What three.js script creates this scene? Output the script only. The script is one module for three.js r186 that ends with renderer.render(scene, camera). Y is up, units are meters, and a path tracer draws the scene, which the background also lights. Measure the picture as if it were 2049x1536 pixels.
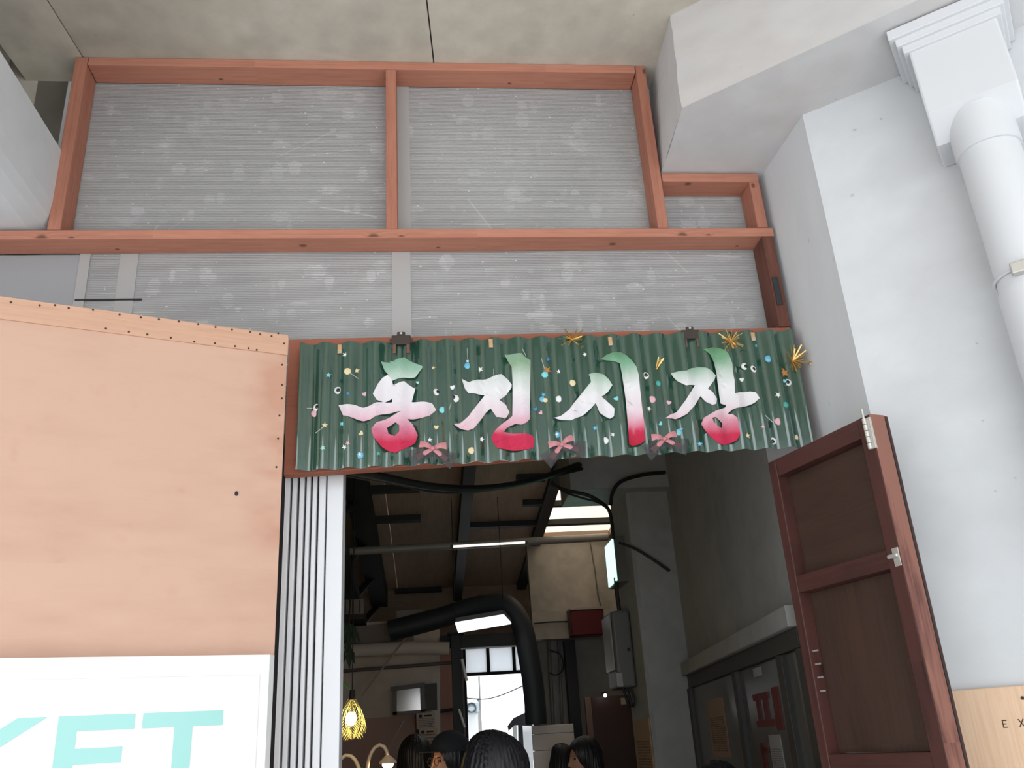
import * as THREE from 'three';
import { RoundedBoxGeometry } from 'three/addons/geometries/RoundedBoxGeometry.js';
import { mergeGeometries } from 'three/addons/utils/BufferGeometryUtils.js';
import { TessellateModifier } from 'three/addons/modifiers/TessellateModifier.js';
import { MarchingCubes } from 'three/addons/objects/MarchingCubes.js';
import { FontLoader } from 'three/addons/loaders/FontLoader.js';
import { RectAreaLightUniformsLib } from 'three/addons/lights/RectAreaLightUniformsLib.js';

// ---------- camera, sky, exposure ----------
const V3 = (x, y, z) => new THREE.Vector3(x, y, z), R = Math.PI / 180;
const scene = new THREE.Scene();
const FOCAL = 1760, EYE = 1.55, DIST = 2.5;
const camera = new THREE.PerspectiveCamera(2 * Math.atan(768 / FOCAL) / R, 2049 / 1536, 0.05, 200);
camera.rotation.order = 'YXZ';
camera.position.set(0, EYE, DIST);
camera.rotation.set(22.37 * R, -6.25 * R, -3.59 * R);
camera.updateMatrixWorld(true);
const renderer = new THREE.WebGLRenderer({ antialias: true });
renderer.toneMapping = THREE.LinearToneMapping;
renderer.toneMappingExposure = 2.75;
renderer.shadowMap.enabled = true;
RectAreaLightUniformsLib.init();
scene.background = new THREE.Color().setRGB(0.92, 0.98, 1.04);   // bright hazy sky
const sun = new THREE.DirectionalLight(new THREE.Color().setRGB(1, 0.98, 0.96), 3.6);   // high over the street behind the camera; the canopy keeps it off the front
sun.position.set(-2.5, 18, 8); sun.target.position.set(0, 0, 0); sun.castShadow = true; sun.shadow.radius = 6; sun.shadow.mapSize.set(2048, 2048);
Object.assign(sun.shadow.camera, { left: -14, right: 14, top: 14, bottom: -14, near: 0.5, far: 60 }); scene.add(sun, sun.target);

// ---------- photo pixel -> point on a known surface ----------
const CAM = camera.position;
function ray(px, py) { return V3(px - 1024.5, 768 - py, -FOCAL).applyQuaternion(camera.quaternion).normalize(); }
function onPlane(px, py, p, n) { const d = ray(px, py); return CAM.clone().addScaledVector(d, p.clone().sub(CAM).dot(n) / d.dot(n)); }
const pz = (px, py, z) => onPlane(px, py, V3(0, 0, z), V3(0, 0, 1));
const py_ = (px, py, y) => onPlane(px, py, V3(0, y, 0), V3(0, 1, 0));
const px_ = (px, py, x) => onPlane(px, py, V3(x, 0, 0), V3(1, 0, 0));

// ---------- random, noise, textures ----------
function rng(seed) { let s = seed | 0; return () => { s = (s + 0x6d2b79f5) | 0; let t = Math.imul(s ^ (s >>> 15), 1 | s); t = (t + Math.imul(t ^ (t >>> 7), 61 | t)) ^ t; return ((t ^ (t >>> 14)) >>> 0) / 4294967296; }; }
function lattice(seed, n) { const r = rng(seed), a = new Float32Array(n * n); for (let i = 0; i < a.length; i++) a[i] = r(); return (x, y) => { const xi = Math.floor(x), yi = Math.floor(y), fx = x - xi, fy = y - yi, u = fx * fx * (3 - 2 * fx), v = fy * fy * (3 - 2 * fy); const g = (i, j) => a[(((j % n) + n) % n) * n + (((i % n) + n) % n)]; return (g(xi, yi) * (1 - u) + g(xi + 1, yi) * u) * (1 - v) + (g(xi, yi + 1) * (1 - u) + g(xi + 1, yi + 1) * u) * v; }; }
const N1 = lattice(11, 64), N2 = lattice(23, 64);
const fbm = (x, y) => N1(x, y) * 0.5 + N2(x * 2, y * 2) * 0.25 + N1(x * 4, y * 4) * 0.15 + N2(x * 8, y * 8) * 0.1;   // period 64
const toS = (c) => (c <= 0.0031308 ? c * 12.92 : 1.055 * Math.pow(c, 1 / 2.4) - 0.055) * 255;
function tex(w, h, fn, rep = [1, 1], srgb = true) {
  const d = new Uint8Array(w * h * 4);
  for (let y = 0; y < h; y++) for (let x = 0; x < w; x++) {
    const c = fn(x / w, y / h), i = (y * w + x) * 4;
    for (let k = 0; k < 3; k++) { const v = Array.isArray(c) ? c[k] : c; d[i + k] = Math.max(0, Math.min(255, srgb ? toS(Math.max(0, v)) : v * 255)); }
    d[i + 3] = 255;
  }
  const t = new THREE.DataTexture(d, w, h);
  t.wrapS = t.wrapT = THREE.RepeatWrapping; t.magFilter = THREE.LinearFilter; t.minFilter = THREE.LinearMipmapLinearFilter; t.generateMipmaps = true;
  if (srgb) t.colorSpace = THREE.SRGBColorSpace;
  t.repeat.set(...rep); t.needsUpdate = true; return t;
}
function canvasTex(w, h, draw, rep = [1, 1]) {
  const c = document.createElement('canvas'); c.width = w; c.height = h; draw(c.getContext('2d'), w, h);
  const t = new THREE.CanvasTexture(c); t.colorSpace = THREE.SRGBColorSpace; t.wrapS = t.wrapT = THREE.RepeatWrapping; t.repeat.set(...rep); return t;
}
const mix = (a, b, t) => a.map((v, i) => v + (b[i] - v) * t);
// one tile of texture covers 2 m for concrete, 1 x 0.25 m for timber (uv is in metres)
function concrete(base, stain, amp, seed, rough = 0.85, bump = 0.0012, opt = {}) {
  const rs = rng(seed * 77 + 5), SP = []; for (let i = 0; i < (opt.specks ?? 0); i++) SP.push([rs(), rs(), 0.0006 + rs() * rs() * 0.0022, 0.3 + rs() * 0.5]);
  const speck = (u, v) => { let m = 0; for (const [a, b, s, k] of SP) { const d = Math.abs(u - a) + Math.abs(v - b) * 0.8; if (d < s) m = Math.max(m, k); } return m; };
  const streak = (u, v) => (opt.streaks ? Math.max(0, N1(u * 28 + v * 9 + 3, v * 1.5) - 0.72) * Math.max(0, fbm(u * 6 + 40, v * 6) - 0.35) * 2.4 : 0);
  const map = tex(512, 512, (u, v) => { const a = fbm(u * 8 + seed, v * 8), b = fbm(u * 32 + seed * 3, v * 32), s = Math.max(0, fbm(u * 4 + 9 + seed, v * 4) - 0.52) * 3; const k = 1 + (a - 0.5) * amp + (b - 0.5) * amp; const sp = speck(u, v) * 0.45, st = streak(u, v); return mix(base, stain, Math.min(0.6, s)).map((c) => c * k * (1 - sp) * (1 + st)); }, [0.5, 0.5]);
  const bm = tex(512, 512, (u, v) => fbm(u * 16 + seed, v * 16) * 0.6 + fbm(u * 64, v * 64 + seed) * 0.4, [0.5, 0.5], false);
  return new THREE.MeshStandardMaterial({ map, bumpMap: bm, bumpScale: bump, roughness: rough });
}
function wood(base, dark, seed, opt = {}) {
  const kn = opt.knots ?? 5, r = rng(seed), K = [];
  for (let i = 0; i < kn; i++) K.push([r(), r(), 0.008 + r() * 0.012]);
  const f = (u, v) => {
    let vv = v, kd = 0;
    for (const [ku, kv, kr] of K) { const du = u - ku, dv = (v - kv) * 0.25, q = Math.exp(-((du * du) / 4 + dv * dv) / (kr * kr * 0.8)); vv += q * 0.05; const e = Math.sqrt((du * du) / 2.2 + dv * dv) / kr; kd = Math.max(kd, 1 - Math.max(0, e - 0.35) * 2.4); }
    const g = fbm(u * 4 + seed, vv * 64), g2 = fbm(u * 16 + seed, vv * 32 + 7), blot = fbm(u * 4 + 31 + seed, v * 4);
    return [g * 0.6 + g2 * 0.4, kd, blot];
  };
  const map = tex(1024, 256, (u, v) => { const [g, kd, bl] = f(u, v); return mix(mix(base, dark, Math.min(1, Math.max(0, (g - 0.3) * (opt.grain ?? 1.3) + (bl - 0.5) * (opt.blot ?? 0.7)))), dark.map((c) => c * 0.35), Math.max(0, kd) * 0.85); }, [1, 4]);
  const bm = tex(1024, 256, (u, v) => { const [g, kd] = f(u, v); return 0.7 - g * 0.4 - Math.max(0, kd) * 0.2; }, [1, 4], false);
  return new THREE.MeshStandardMaterial({ map, bumpMap: bm, bumpScale: opt.bump ?? 0.0008, roughness: opt.rough ?? 0.75 });
}
const flat = (c, rough = 0.7, o = {}) => new THREE.MeshPhysicalMaterial({ color: new THREE.Color().setRGB(...c), roughness: rough, ...o });

const M = {
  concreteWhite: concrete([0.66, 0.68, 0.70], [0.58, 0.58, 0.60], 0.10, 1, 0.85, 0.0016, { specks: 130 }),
  concreteBeam: concrete([0.64, 0.64, 0.65], [0.60, 0.56, 0.55], 0.12, 5, 0.85, 0.0022, { specks: 20 }),
  ceiling: concrete([0.58, 0.54, 0.465], [0.40, 0.365, 0.30], 0.30, 2, 0.85, 0.0015, { streaks: 1, specks: 30 }),
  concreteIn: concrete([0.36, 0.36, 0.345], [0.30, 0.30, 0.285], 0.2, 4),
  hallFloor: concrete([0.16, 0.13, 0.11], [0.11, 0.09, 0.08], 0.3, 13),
  beige: concrete([0.40, 0.36, 0.31], [0.29, 0.26, 0.22], 0.3, 6),
  wallTan: concrete([0.66, 0.57, 0.49], [0.52, 0.43, 0.36], 0.2, 7),
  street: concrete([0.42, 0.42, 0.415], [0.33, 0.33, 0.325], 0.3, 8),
  timber: wood([0.46, 0.19, 0.125], [0.29, 0.105, 0.07], 3),
  timberB: wood([0.52, 0.225, 0.15], [0.34, 0.13, 0.085], 14),
  timberDark: wood([0.16, 0.055, 0.035], [0.06, 0.02, 0.015], 8, { knots: 2 }),
  backer: wood([0.36, 0.12, 0.07], [0.24, 0.075, 0.045], 21, { knots: 0, grain: 0.8 }),
  leafPanel: wood([0.060, 0.029, 0.019], [0.036, 0.016, 0.011], 35, { knots: 0, rough: 0.55, blot: 1.2 }),
  leaf: wood([0.078, 0.024, 0.018], [0.032, 0.009, 0.008], 31, { knots: 2, rough: 0.6, blot: 1.5 }),
  pine: wood([0.80, 0.57, 0.40], [0.66, 0.40, 0.23], 41, { knots: 2, grain: 1.6 }),
  plyStrip: wood([0.67, 0.41, 0.285], [0.56, 0.32, 0.215], 45, { knots: 1, blot: 0.4 }),
  roofBoard: wood([0.46, 0.35, 0.26], [0.34, 0.24, 0.175], 51, { knots: 0, blot: 1 }),
  litWornEdge: wood([0.27, 0.115, 0.085], [0.09, 0.03, 0.025], 61, { knots: 1, blot: 3, grain: 1.6, rough: 0.6 }),
  steel: flat([0.022, 0.025, 0.028], 0.6),
  blackRubber: flat([0.012, 0.012, 0.012], 0.6),
  alu: flat([0.74, 0.75, 0.77], 0.4, { metalness: 0.15 }),
  aluDark: flat([0.02, 0.02, 0.022], 0.7),
  white: flat([0.82, 0.82, 0.82], 0.45),
  whiteSoft: flat([0.80, 0.80, 0.79], 0.8),
  pvc: flat([0.68, 0.70, 0.73], 0.38),
  greyBox: flat([0.13, 0.13, 0.122], 0.4),
  red: flat([0.10, 0.003, 0.004], 0.4),
  brass: flat([0.62, 0.40, 0.22], 0.35, { metalness: 0.8 }),
  iron: flat([0.055, 0.04, 0.033], 0.6, { metalness: 0.3 }),
  steelBright: flat([0.62, 0.60, 0.56], 0.4, { metalness: 0.6 }),
  gold: flat([0.75, 0.50, 0.18], 0.25, { metalness: 0.9 }),
  skin: flat([0.50, 0.27, 0.19], 0.55),
  hair: flat([0.012, 0.012, 0.015], 0.45),
  glassPane: new THREE.MeshPhysicalMaterial({ color: new THREE.Color().setRGB(0.80, 0.82, 0.84), transmission: 0.75, roughness: 0.9, thickness: 0 }),
  clearPane: new THREE.MeshPhysicalMaterial({ color: 0xffffff, transmission: 1, roughness: 0.05, thickness: 0 }),
};

// ---------- object helpers ----------
const used = new Map();
function numbered(name) { const n = used.get(name) ?? 0; used.set(name, n + 1); return n ? name + '_' + String(n).padStart(3, '0') : name; }
function tag(o, label, category, group, kind) { if (label) o.userData.label = label; if (category) o.userData.category = category; if (group) o.userData.group = group; if (kind) o.userData.kind = kind; return o; }
function thing(name, label, category, group) { const g = new THREE.Group(); g.name = numbered(name); scene.add(g); return tag(g, label, category, group); }
function struct(name) { const g = new THREE.Group(); g.name = numbered(name); scene.add(g); g.userData.kind = 'structure'; return g; }
function part(parent, name, geo, mat, label) { const m = new THREE.Mesh(geo, mat); m.name = name; m.castShadow = m.receiveShadow = true; parent.add(m); if (label) m.userData.label = label; return m; }
function single(name, geo, mat, label, category, group) { const m = new THREE.Mesh(geo, mat); m.name = numbered(name); m.castShadow = m.receiveShadow = true; scene.add(m); return tag(m, label, category, group); }
function structMesh(name, geo, mat) { const m = single(name, geo, mat); m.userData.kind = 'structure'; return m; }

function boxUV(geo, along) {   // uv in metres by the way a face points; u runs along the axis named
  const g = geo.index ? geo.toNonIndexed() : geo, p = g.attributes.position; g.computeBoundingBox();
  const n = g.attributes.normal, uv = new Float32Array(p.count * 2), s = g.boundingBox.getSize(V3(0, 0, 0));
  const ax = along ?? (s.x >= s.y && s.x >= s.z ? 0 : s.y >= s.z ? 1 : 2), off = g.boundingBox.min.x * 3.7 + g.boundingBox.min.y * 2.3 + g.boundingBox.min.z;
  for (let i = 0; i < p.count; i++) {
    const a = [Math.abs(n.getX(i)), Math.abs(n.getY(i)), Math.abs(n.getZ(i))], d = a.indexOf(Math.max(...a)), q = [p.getX(i), p.getY(i), p.getZ(i)];
    let u, v;
    if (d === ax) { const o = [0, 1, 2].filter((k) => k !== d); u = q[o[0]] * 0.3; v = q[o[1]]; } else { u = q[ax]; v = q[3 - ax - d]; }
    uv[2 * i] = u + off; uv[2 * i + 1] = v + off * 0.37 + d * 0.13;
  }
  g.setAttribute('uv', new THREE.BufferAttribute(uv, 2)); return g;
}
function bx(x0, x1, y0, y1, z0, z1, r = 0.002, along) {
  const w = Math.abs(x1 - x0), h = Math.abs(y1 - y0), d = Math.abs(z1 - z0);
  const g = r > 0 ? new RoundedBoxGeometry(w, h, d, 1, Math.min(r, w / 2.1, h / 2.1, d / 2.1)) : new THREE.BoxGeometry(w, h, d);
  g.translate((x0 + x1) / 2, (y0 + y1) / 2, (z0 + z1) / 2); return boxUV(g, along);
}
function prism(pts, y0, y1, bevel = 0) {   // footprint [[x, z]] raised from y0 to y1
  const s = new THREE.Shape(pts.map(([x, z]) => new THREE.Vector2(x, -z)));
  const g = new THREE.ExtrudeGeometry(s, { depth: y1 - y0 - 2 * bevel, bevelEnabled: bevel > 0, bevelSize: bevel, bevelThickness: bevel, bevelSegments: 2, bevelOffset: -bevel });
  g.rotateX(-Math.PI / 2); g.translate(0, y0 + bevel, 0); return boxUV(g);
}
function plate(pts, z, t, holes = [], bevel = 0) {   // outline in x, y; front face at z, thickness t behind it
  const mk = (a) => a.map((p) => new THREE.Vector2(p.x ?? p[0], p.y ?? p[1]));
  const s = new THREE.Shape(mk(pts)); for (const h of holes) s.holes.push(new THREE.Path(mk(h)));
  const g = new THREE.ExtrudeGeometry(s, { depth: t - 2 * bevel, bevelEnabled: bevel > 0, bevelSize: bevel, bevelThickness: bevel, bevelSegments: 1, bevelOffset: -bevel });
  g.translate(0, 0, z - t + bevel); return boxUV(g);
}
const platePx = (pts, z, t, holes) => plate(pts.map(([a, b]) => pz(a, b, z)), z, t, holes);
function tube(pts, r, seg = 40, rad = 8) { return new THREE.TubeGeometry(new THREE.CatmullRomCurve3(pts.map((p) => (p.isVector3 ? p : V3(...p))), false, 'centripetal'), seg, r, rad, false); }
function bar(a, b, r, rad = 12) { const d = b.clone().sub(a), g = new THREE.CylinderGeometry(r, r, d.length(), rad); g.applyQuaternion(new THREE.Quaternion().setFromUnitVectors(V3(0, 1, 0), d.clone().normalize())); g.translate(...a.clone().add(b).multiplyScalar(0.5).toArray()); return g; }
function inFrame(geo, o, ex, ey, ez) { geo.applyMatrix4(new THREE.Matrix4().makeBasis(ex, ey, ez).setPosition(o)); return geo; }
const UP = V3(0, 1, 0);

// ================= STRUCTURE OUTSIDE =================
const YC = 3.767, YB = 3.314;   // underside of the canopy, underside of the concrete beam
structMesh('floor', bx(-18, 18, -0.2, 0, -0.1, 22, 0), M.street);
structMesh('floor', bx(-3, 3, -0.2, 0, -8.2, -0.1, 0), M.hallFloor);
structMesh('floor', bx(-18, 18, -0.2, 0, -20, -8.2, 0), M.street);
{ // canopy slab in boards with open joints between them
  const g = struct('ceiling');
  const board = (x0, x1) => { const s = prism([[x0, -0.3], [x0 - 0.37, 4.0], [x1 - 0.37, 4.0], [x1, -0.3]], YC, YC + 0.05); part(g, 'ceiling_board', s, M.ceiling); };
  board(-1.315, -1.081); board(-1.076, 0.092); board(0.097, 1.27); board(1.275, 2.45); board(2.455, 3.6); board(3.605, 5.5); board(-3.2, -1.95); board(-5.5, -3.205);
  part(g, 'roof_slab', bx(-6, 6, YC + 0.90, YC + 1.0, -0.6, 4.0, 0), M.ceiling);
  part(g, 'edge_beam', bx(-6, 6, YC + 0.0, YC + 1.0, 3.9, 4.05, 0), M.concreteWhite);
}
// concrete beam on the left, running out of the wall, with a rounded lower edge
{
  const pr = [[-1.62, 3.10], [-1.19, 3.10], [-1.15, 3.112], [-1.135, 3.14], [-1.13, 3.19], [-1.13, 3.385], [-1.62, 3.385]];
  const g = plate(pr, 3.9, 4.0); structMesh('beam_left', g, M.concreteWhite);
}
structMesh('wall_left', bx(-6, -0.42, 0, 3.03, -0.32, -0.02, 0), M.concreteWhite);
structMesh('wall_left', bx(-6, -1.2, 3.031, 4.9, -0.4, -0.03, 0), M.ceiling);
structMesh('wall_left', bx(-1.95, -1.40, 3.386, YC + 0.90, -0.02, 3.9, 0), M.ceiling);   // wall added on the beam to keep the slot beside the ceiling boards dark

structMesh('wall_front', bx(-1.3, 1.3, 2.74, 4.9, -0.2, -0.03, 0), M.concreteWhite);   // masonry over the doorway, behind the plastic panels
// splayed concrete wall and corner column on the right
const TH = 38 * R, WR = { o: V3(1.194, 0, 0.379), ex: V3(Math.cos(TH), 0, Math.sin(TH)), ez: V3(-Math.sin(TH), 0, Math.cos(TH)) };
const onWR = (g) => inFrame(g, WR.o, WR.ex, UP, WR.ez);
structMesh('wall_right', prism([[1.194, 0.379], [1.172, 0.02], [1.172, -0.3], [5, -0.3], [5, 3.352]], 0, YB), M.concreteWhite);
{ // haunched beam above it: a loft from the underside outline to the outline at the canopy
  const TB = 39.5 * R, far = (p, l) => [p[0] + Math.cos(TB) * l, p[1] + Math.sin(TB) * l];
  const Bp = [0.801, 0.406], bt = [0.848, 0.318];
  const lo = [[0.822, -0.05], [0.819, 0.10], Bp, far(Bp, 0.5), far(Bp, 4.5), [5.2, -0.05]], hi = [[0.858, -0.05], [0.857, 0.06], bt, far(bt, 0.5), far(bt, 4.5), [5.2, -0.05]];
  const rows = 12, pos = [], n = lo.length, at = (i, k) => { const t = k / rows, j = i % n, w = (fbm(j * 3.1 + 5, t * 9) - 0.5) * (k > 0 && k < rows ? 0.012 : 0.006); return [lo[j][0] + (hi[j][0] - lo[j][0]) * t + w, YB + (YC + 0.3 - YB) * t * 0.0 + (YC + 0.02 - YB) * t, lo[j][1] + (hi[j][1] - lo[j][1]) * t + w * 0.6]; };
  for (let k = 0; k < rows; k++) for (let i = 0; i < n; i++) { const a = at(i, k), b = at(i + 1, k), c = at(i + 1, k + 1), d = at(i, k + 1); pos.push(...a, ...c, ...b, ...a, ...d, ...c); }
  for (const [k, flip] of [[0, 1], [rows, 0]]) for (let i = 1; i < n - 1; i++) { const t = [at(0, k), at(i, k), at(i + 1, k)]; if (flip) t.reverse(); pos.push(...t.flat()); }
  const g = new THREE.BufferGeometry(); g.setAttribute('position', new THREE.Float32BufferAttribute(pos, 3)); g.computeVertexNormals();
  structMesh('beam_right', boxUV(g), M.concreteBeam);
}

{ // unseen walls added behind the camera to narrow the sky the glossy sign mirrors
  const hm = concrete([0.45, 0.44, 0.42], [0.36, 0.35, 0.33], 0.2, 12);
  structMesh('wall_added_opposite_1', bx(-16, -4.0, 0, 6.0, 9.5, 10.0, 0), hm); structMesh('wall_added_opposite_2', bx(4.6, 16, 0, 6.0, 9.5, 10.0, 0), hm);
}

// ================= TIMBER FRAME AND PLASTIC PANELS OVER THE DOORWAY =================
const ZF = 0.09;
{
  const f = thing('timber_frame', 'reddish timber frame of rails and studs holding ridged plastic panels above the doorway', 'frame');
  const tb = (name, x0, x1, y0, y1, m = M.timber, z1 = ZF, z0 = 0.002) => part(f, name, bx(x0, x1, y0, y1, z0, z1, 0.0025), m);
  tb('rail', -1.092, 0.774, 3.733, YC - 0.001, M.timberB);
  tb('stud', -1.134, -1.094, 3.09, YC - 0.001, M.timber);
  tb('stud', -0.106, -0.070, 3.09, 3.732, M.timber);
  tb('stud', 0.776, 0.812, 3.09, YC - 0.001, M.timber);
  tb('rail', -1.95, 1.166, 3.057, 3.089, M.timberB);
  tb('rail', 0.815, 1.150, 3.272, 3.306, M.timberB);
  tb('stud', 1.114, 1.150, 3.09, 3.271, M.timber);
  const ds = tb('stud', 1.122, 1.160, 2.725, 3.056, M.timberDark); ds.userData.label = 'dark weathered stud with flaked paint';
}
// ridged translucent plastic sheets: 6 mm flutes, white smudges, specks and scratches
function plasticTex(seed, w, h, marks) {
  const r = rng(seed), W = 1024, H = Math.round((1024 * h) / w), mpx = w / W;
  const map = canvasTex(W, H, (c) => {
    c.fillStyle = 'rgb(158,158,158)'; c.fillRect(0, 0, W, H);
    for (let i = 0; i < 60; i++) { const x = r() * W, y = r() * H, s = 60 + r() * 160, k = r() < 0.5 ? 148 : 168; const g = c.createRadialGradient(x, y, 0, x, y, s); g.addColorStop(0, `rgba(${k},${k},${k + 1},0.35)`); g.addColorStop(1, `rgba(${k},${k},${k},0)`); c.fillStyle = g; c.fillRect(x - s, y - s, 2 * s, 2 * s); }
    const step = 0.0062 / mpx;
    for (let i = 0; i < marks; i++) {   // rubbed smudges catch on the ridges only
      const x = r() * W, y = r() * H * 0.9 + H * 0.08, sw = (0.008 + r() * 0.03) / mpx, sh = (0.008 + r() * 0.025) / mpx, al = 0.12 + r() * 0.3;
      for (let yy = Math.floor((y - sh) / step) * step; yy < y + sh; yy += step) { const e = Math.sqrt(Math.max(0, 1 - ((yy - y) / sh) ** 2)) * sw * (0.6 + r() * 0.5); c.fillStyle = `rgba(225,225,228,${al})`; c.fillRect(x - e, yy + step * 0.45, 2 * e, step * 0.42); }
    }
    for (let i = 0; i < marks * 1.6; i++) { c.fillStyle = `rgba(240,240,240,${0.3 + r() * 0.6})`; const s = (0.0012 + r() * 0.0025) / mpx; c.fillRect(r() * W, r() * H, s * (1 + r()), s); }
    for (let i = 0; i < marks * 0.14; i++) { c.strokeStyle = `rgba(215,212,210,${0.12 + r() * 0.3})`; c.lineWidth = (0.001 + r() * 0.005) / mpx; const x = r() * W, y = r() * H, a = r() < 0.6 ? (r() - 0.5) * 0.15 : r() * 3, l = (0.03 + r() * 0.22) / mpx; c.beginPath(); c.moveTo(x, y); c.quadraticCurveTo(x + Math.cos(a) * l * 0.5 + (r() - 0.5) * 12, y + Math.sin(a) * l * 0.5 + (r() - 0.5) * 12, x + Math.cos(a) * l, y + Math.sin(a) * l); c.stroke(); }
  });
  map.wrapS = map.wrapT = THREE.ClampToEdgeWrapping; return map;
}
const fluteBump = tex(4, 32, (u, v) => 0.5 + 0.5 * Math.cos(v * Math.PI * 2), [1, 1], false);
function plasticPanel(label, x0, x1, y0, y1, seed, marks, z = 0) {
  const map = plasticTex(seed, x1 - x0, y1 - y0, marks), b = fluteBump.clone(); b.repeat.set(1, (y1 - y0) / 0.0062);
  const mt = new THREE.MeshPhysicalMaterial({ map, bumpMap: b, bumpScale: 0.0009, roughness: 0.42, clearcoat: 0.15, clearcoatRoughness: 0.4 });
  const g = new THREE.BoxGeometry(x1 - x0, y1 - y0, 0.008); g.translate((x0 + x1) / 2, (y0 + y1) / 2, z - 0.0041);
  return single('plastic_panel', g, mt, label, 'panel');
}
plasticPanel('ridged grey plastic sheet with many rubbed smudges, between the left stud and middle stud', -1.12, -0.088, 3.07, 3.765, 5, 85);
plasticPanel('ridged grey plastic sheet with fine white specks, between the middle stud and concrete beam', -0.087, 0.80, 3.07, 3.765, 7, 75);
plasticPanel('tiny ridged grey plastic sheet in the small square bay below the concrete beam', 0.80, 1.14, 3.07, 3.30, 9, 14);
plasticPanel('long ridged grey plastic sheet between the main rail and the top of the green sign', -1.06, -0.09, 2.44, 3.069, 12, 90);
plasticPanel('ridged grey plastic sheet behind the sign, ending at the dark weathered stud', -0.089, 1.165, 2.60, 3.069, 15, 90);
{ // paler strips where two sheets overlap
  const strip = new THREE.MeshPhysicalMaterial({ color: new THREE.Color().setRGB(0.40, 0.39, 0.385), roughness: 0.5, bumpMap: M.concreteWhite.bumpMap, bumpScale: 0.0006 });
  single('seam_strip', bx(-0.071, -0.028, 3.088, 3.734, 0.0005, 0.003, 0), strip, 'pale plastic joint strip beside the middle stud in the upper bay', 'strip');
  single('seam_strip', bx(-0.092, -0.032, 2.715, 3.057, 0.0005, 0.003, 0), strip, 'pale plastic joint strip below the main rail, above the green sign', 'strip');
  single('seam_strip', bx(-1.062, -1.03, 2.55, 3.057, 0.0005, 0.003, 0), strip, 'pale narrow joint strip at the left end of the lower plastic sheet', 'strip');
  single('seam_strip', bx(-0.94, -0.885, 2.55, 3.057, 0.0005, 0.002, 0), strip, 'pale joint strip above the plywood board, crossed by a dark scratch', 'strip');
}
single('steel_strip', bx(1.128, 1.146, 2.80, 2.90, 0.091, 0.095, 0.001), M.steel, 'short dark steel strip screwed to the weathered stud above the sign', 'bracket');
single('wall_panel', bx(-2.2, -1.063, 2.3, 3.056, -0.018, -0.001, 0.001), new THREE.MeshStandardMaterial({ color: new THREE.Color().setRGB(0.33, 0.33, 0.345), roughness: 0.8, bumpMap: M.concreteWhite.bumpMap, bumpScale: 0.0008 }), 'plain grey board beside the lower plastic sheet above the plywood', 'board');
single('panel_tear', bx(-1.058, -0.86, 2.890, 2.896, 0.0008, 0.0036, 0), M.blackRubber, 'thin dark horizontal tear across the pale joint strips', 'tear');
// backing board behind the sign
single('backing_board', plate([[-0.392, 2.288], [1.157, 2.352], [1.157, 2.722], [-0.394, 2.706]], ZF, 0.04, [], 0.002), M.backer, 'long reddish plywood board behind the green corrugated sign', 'board');

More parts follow.
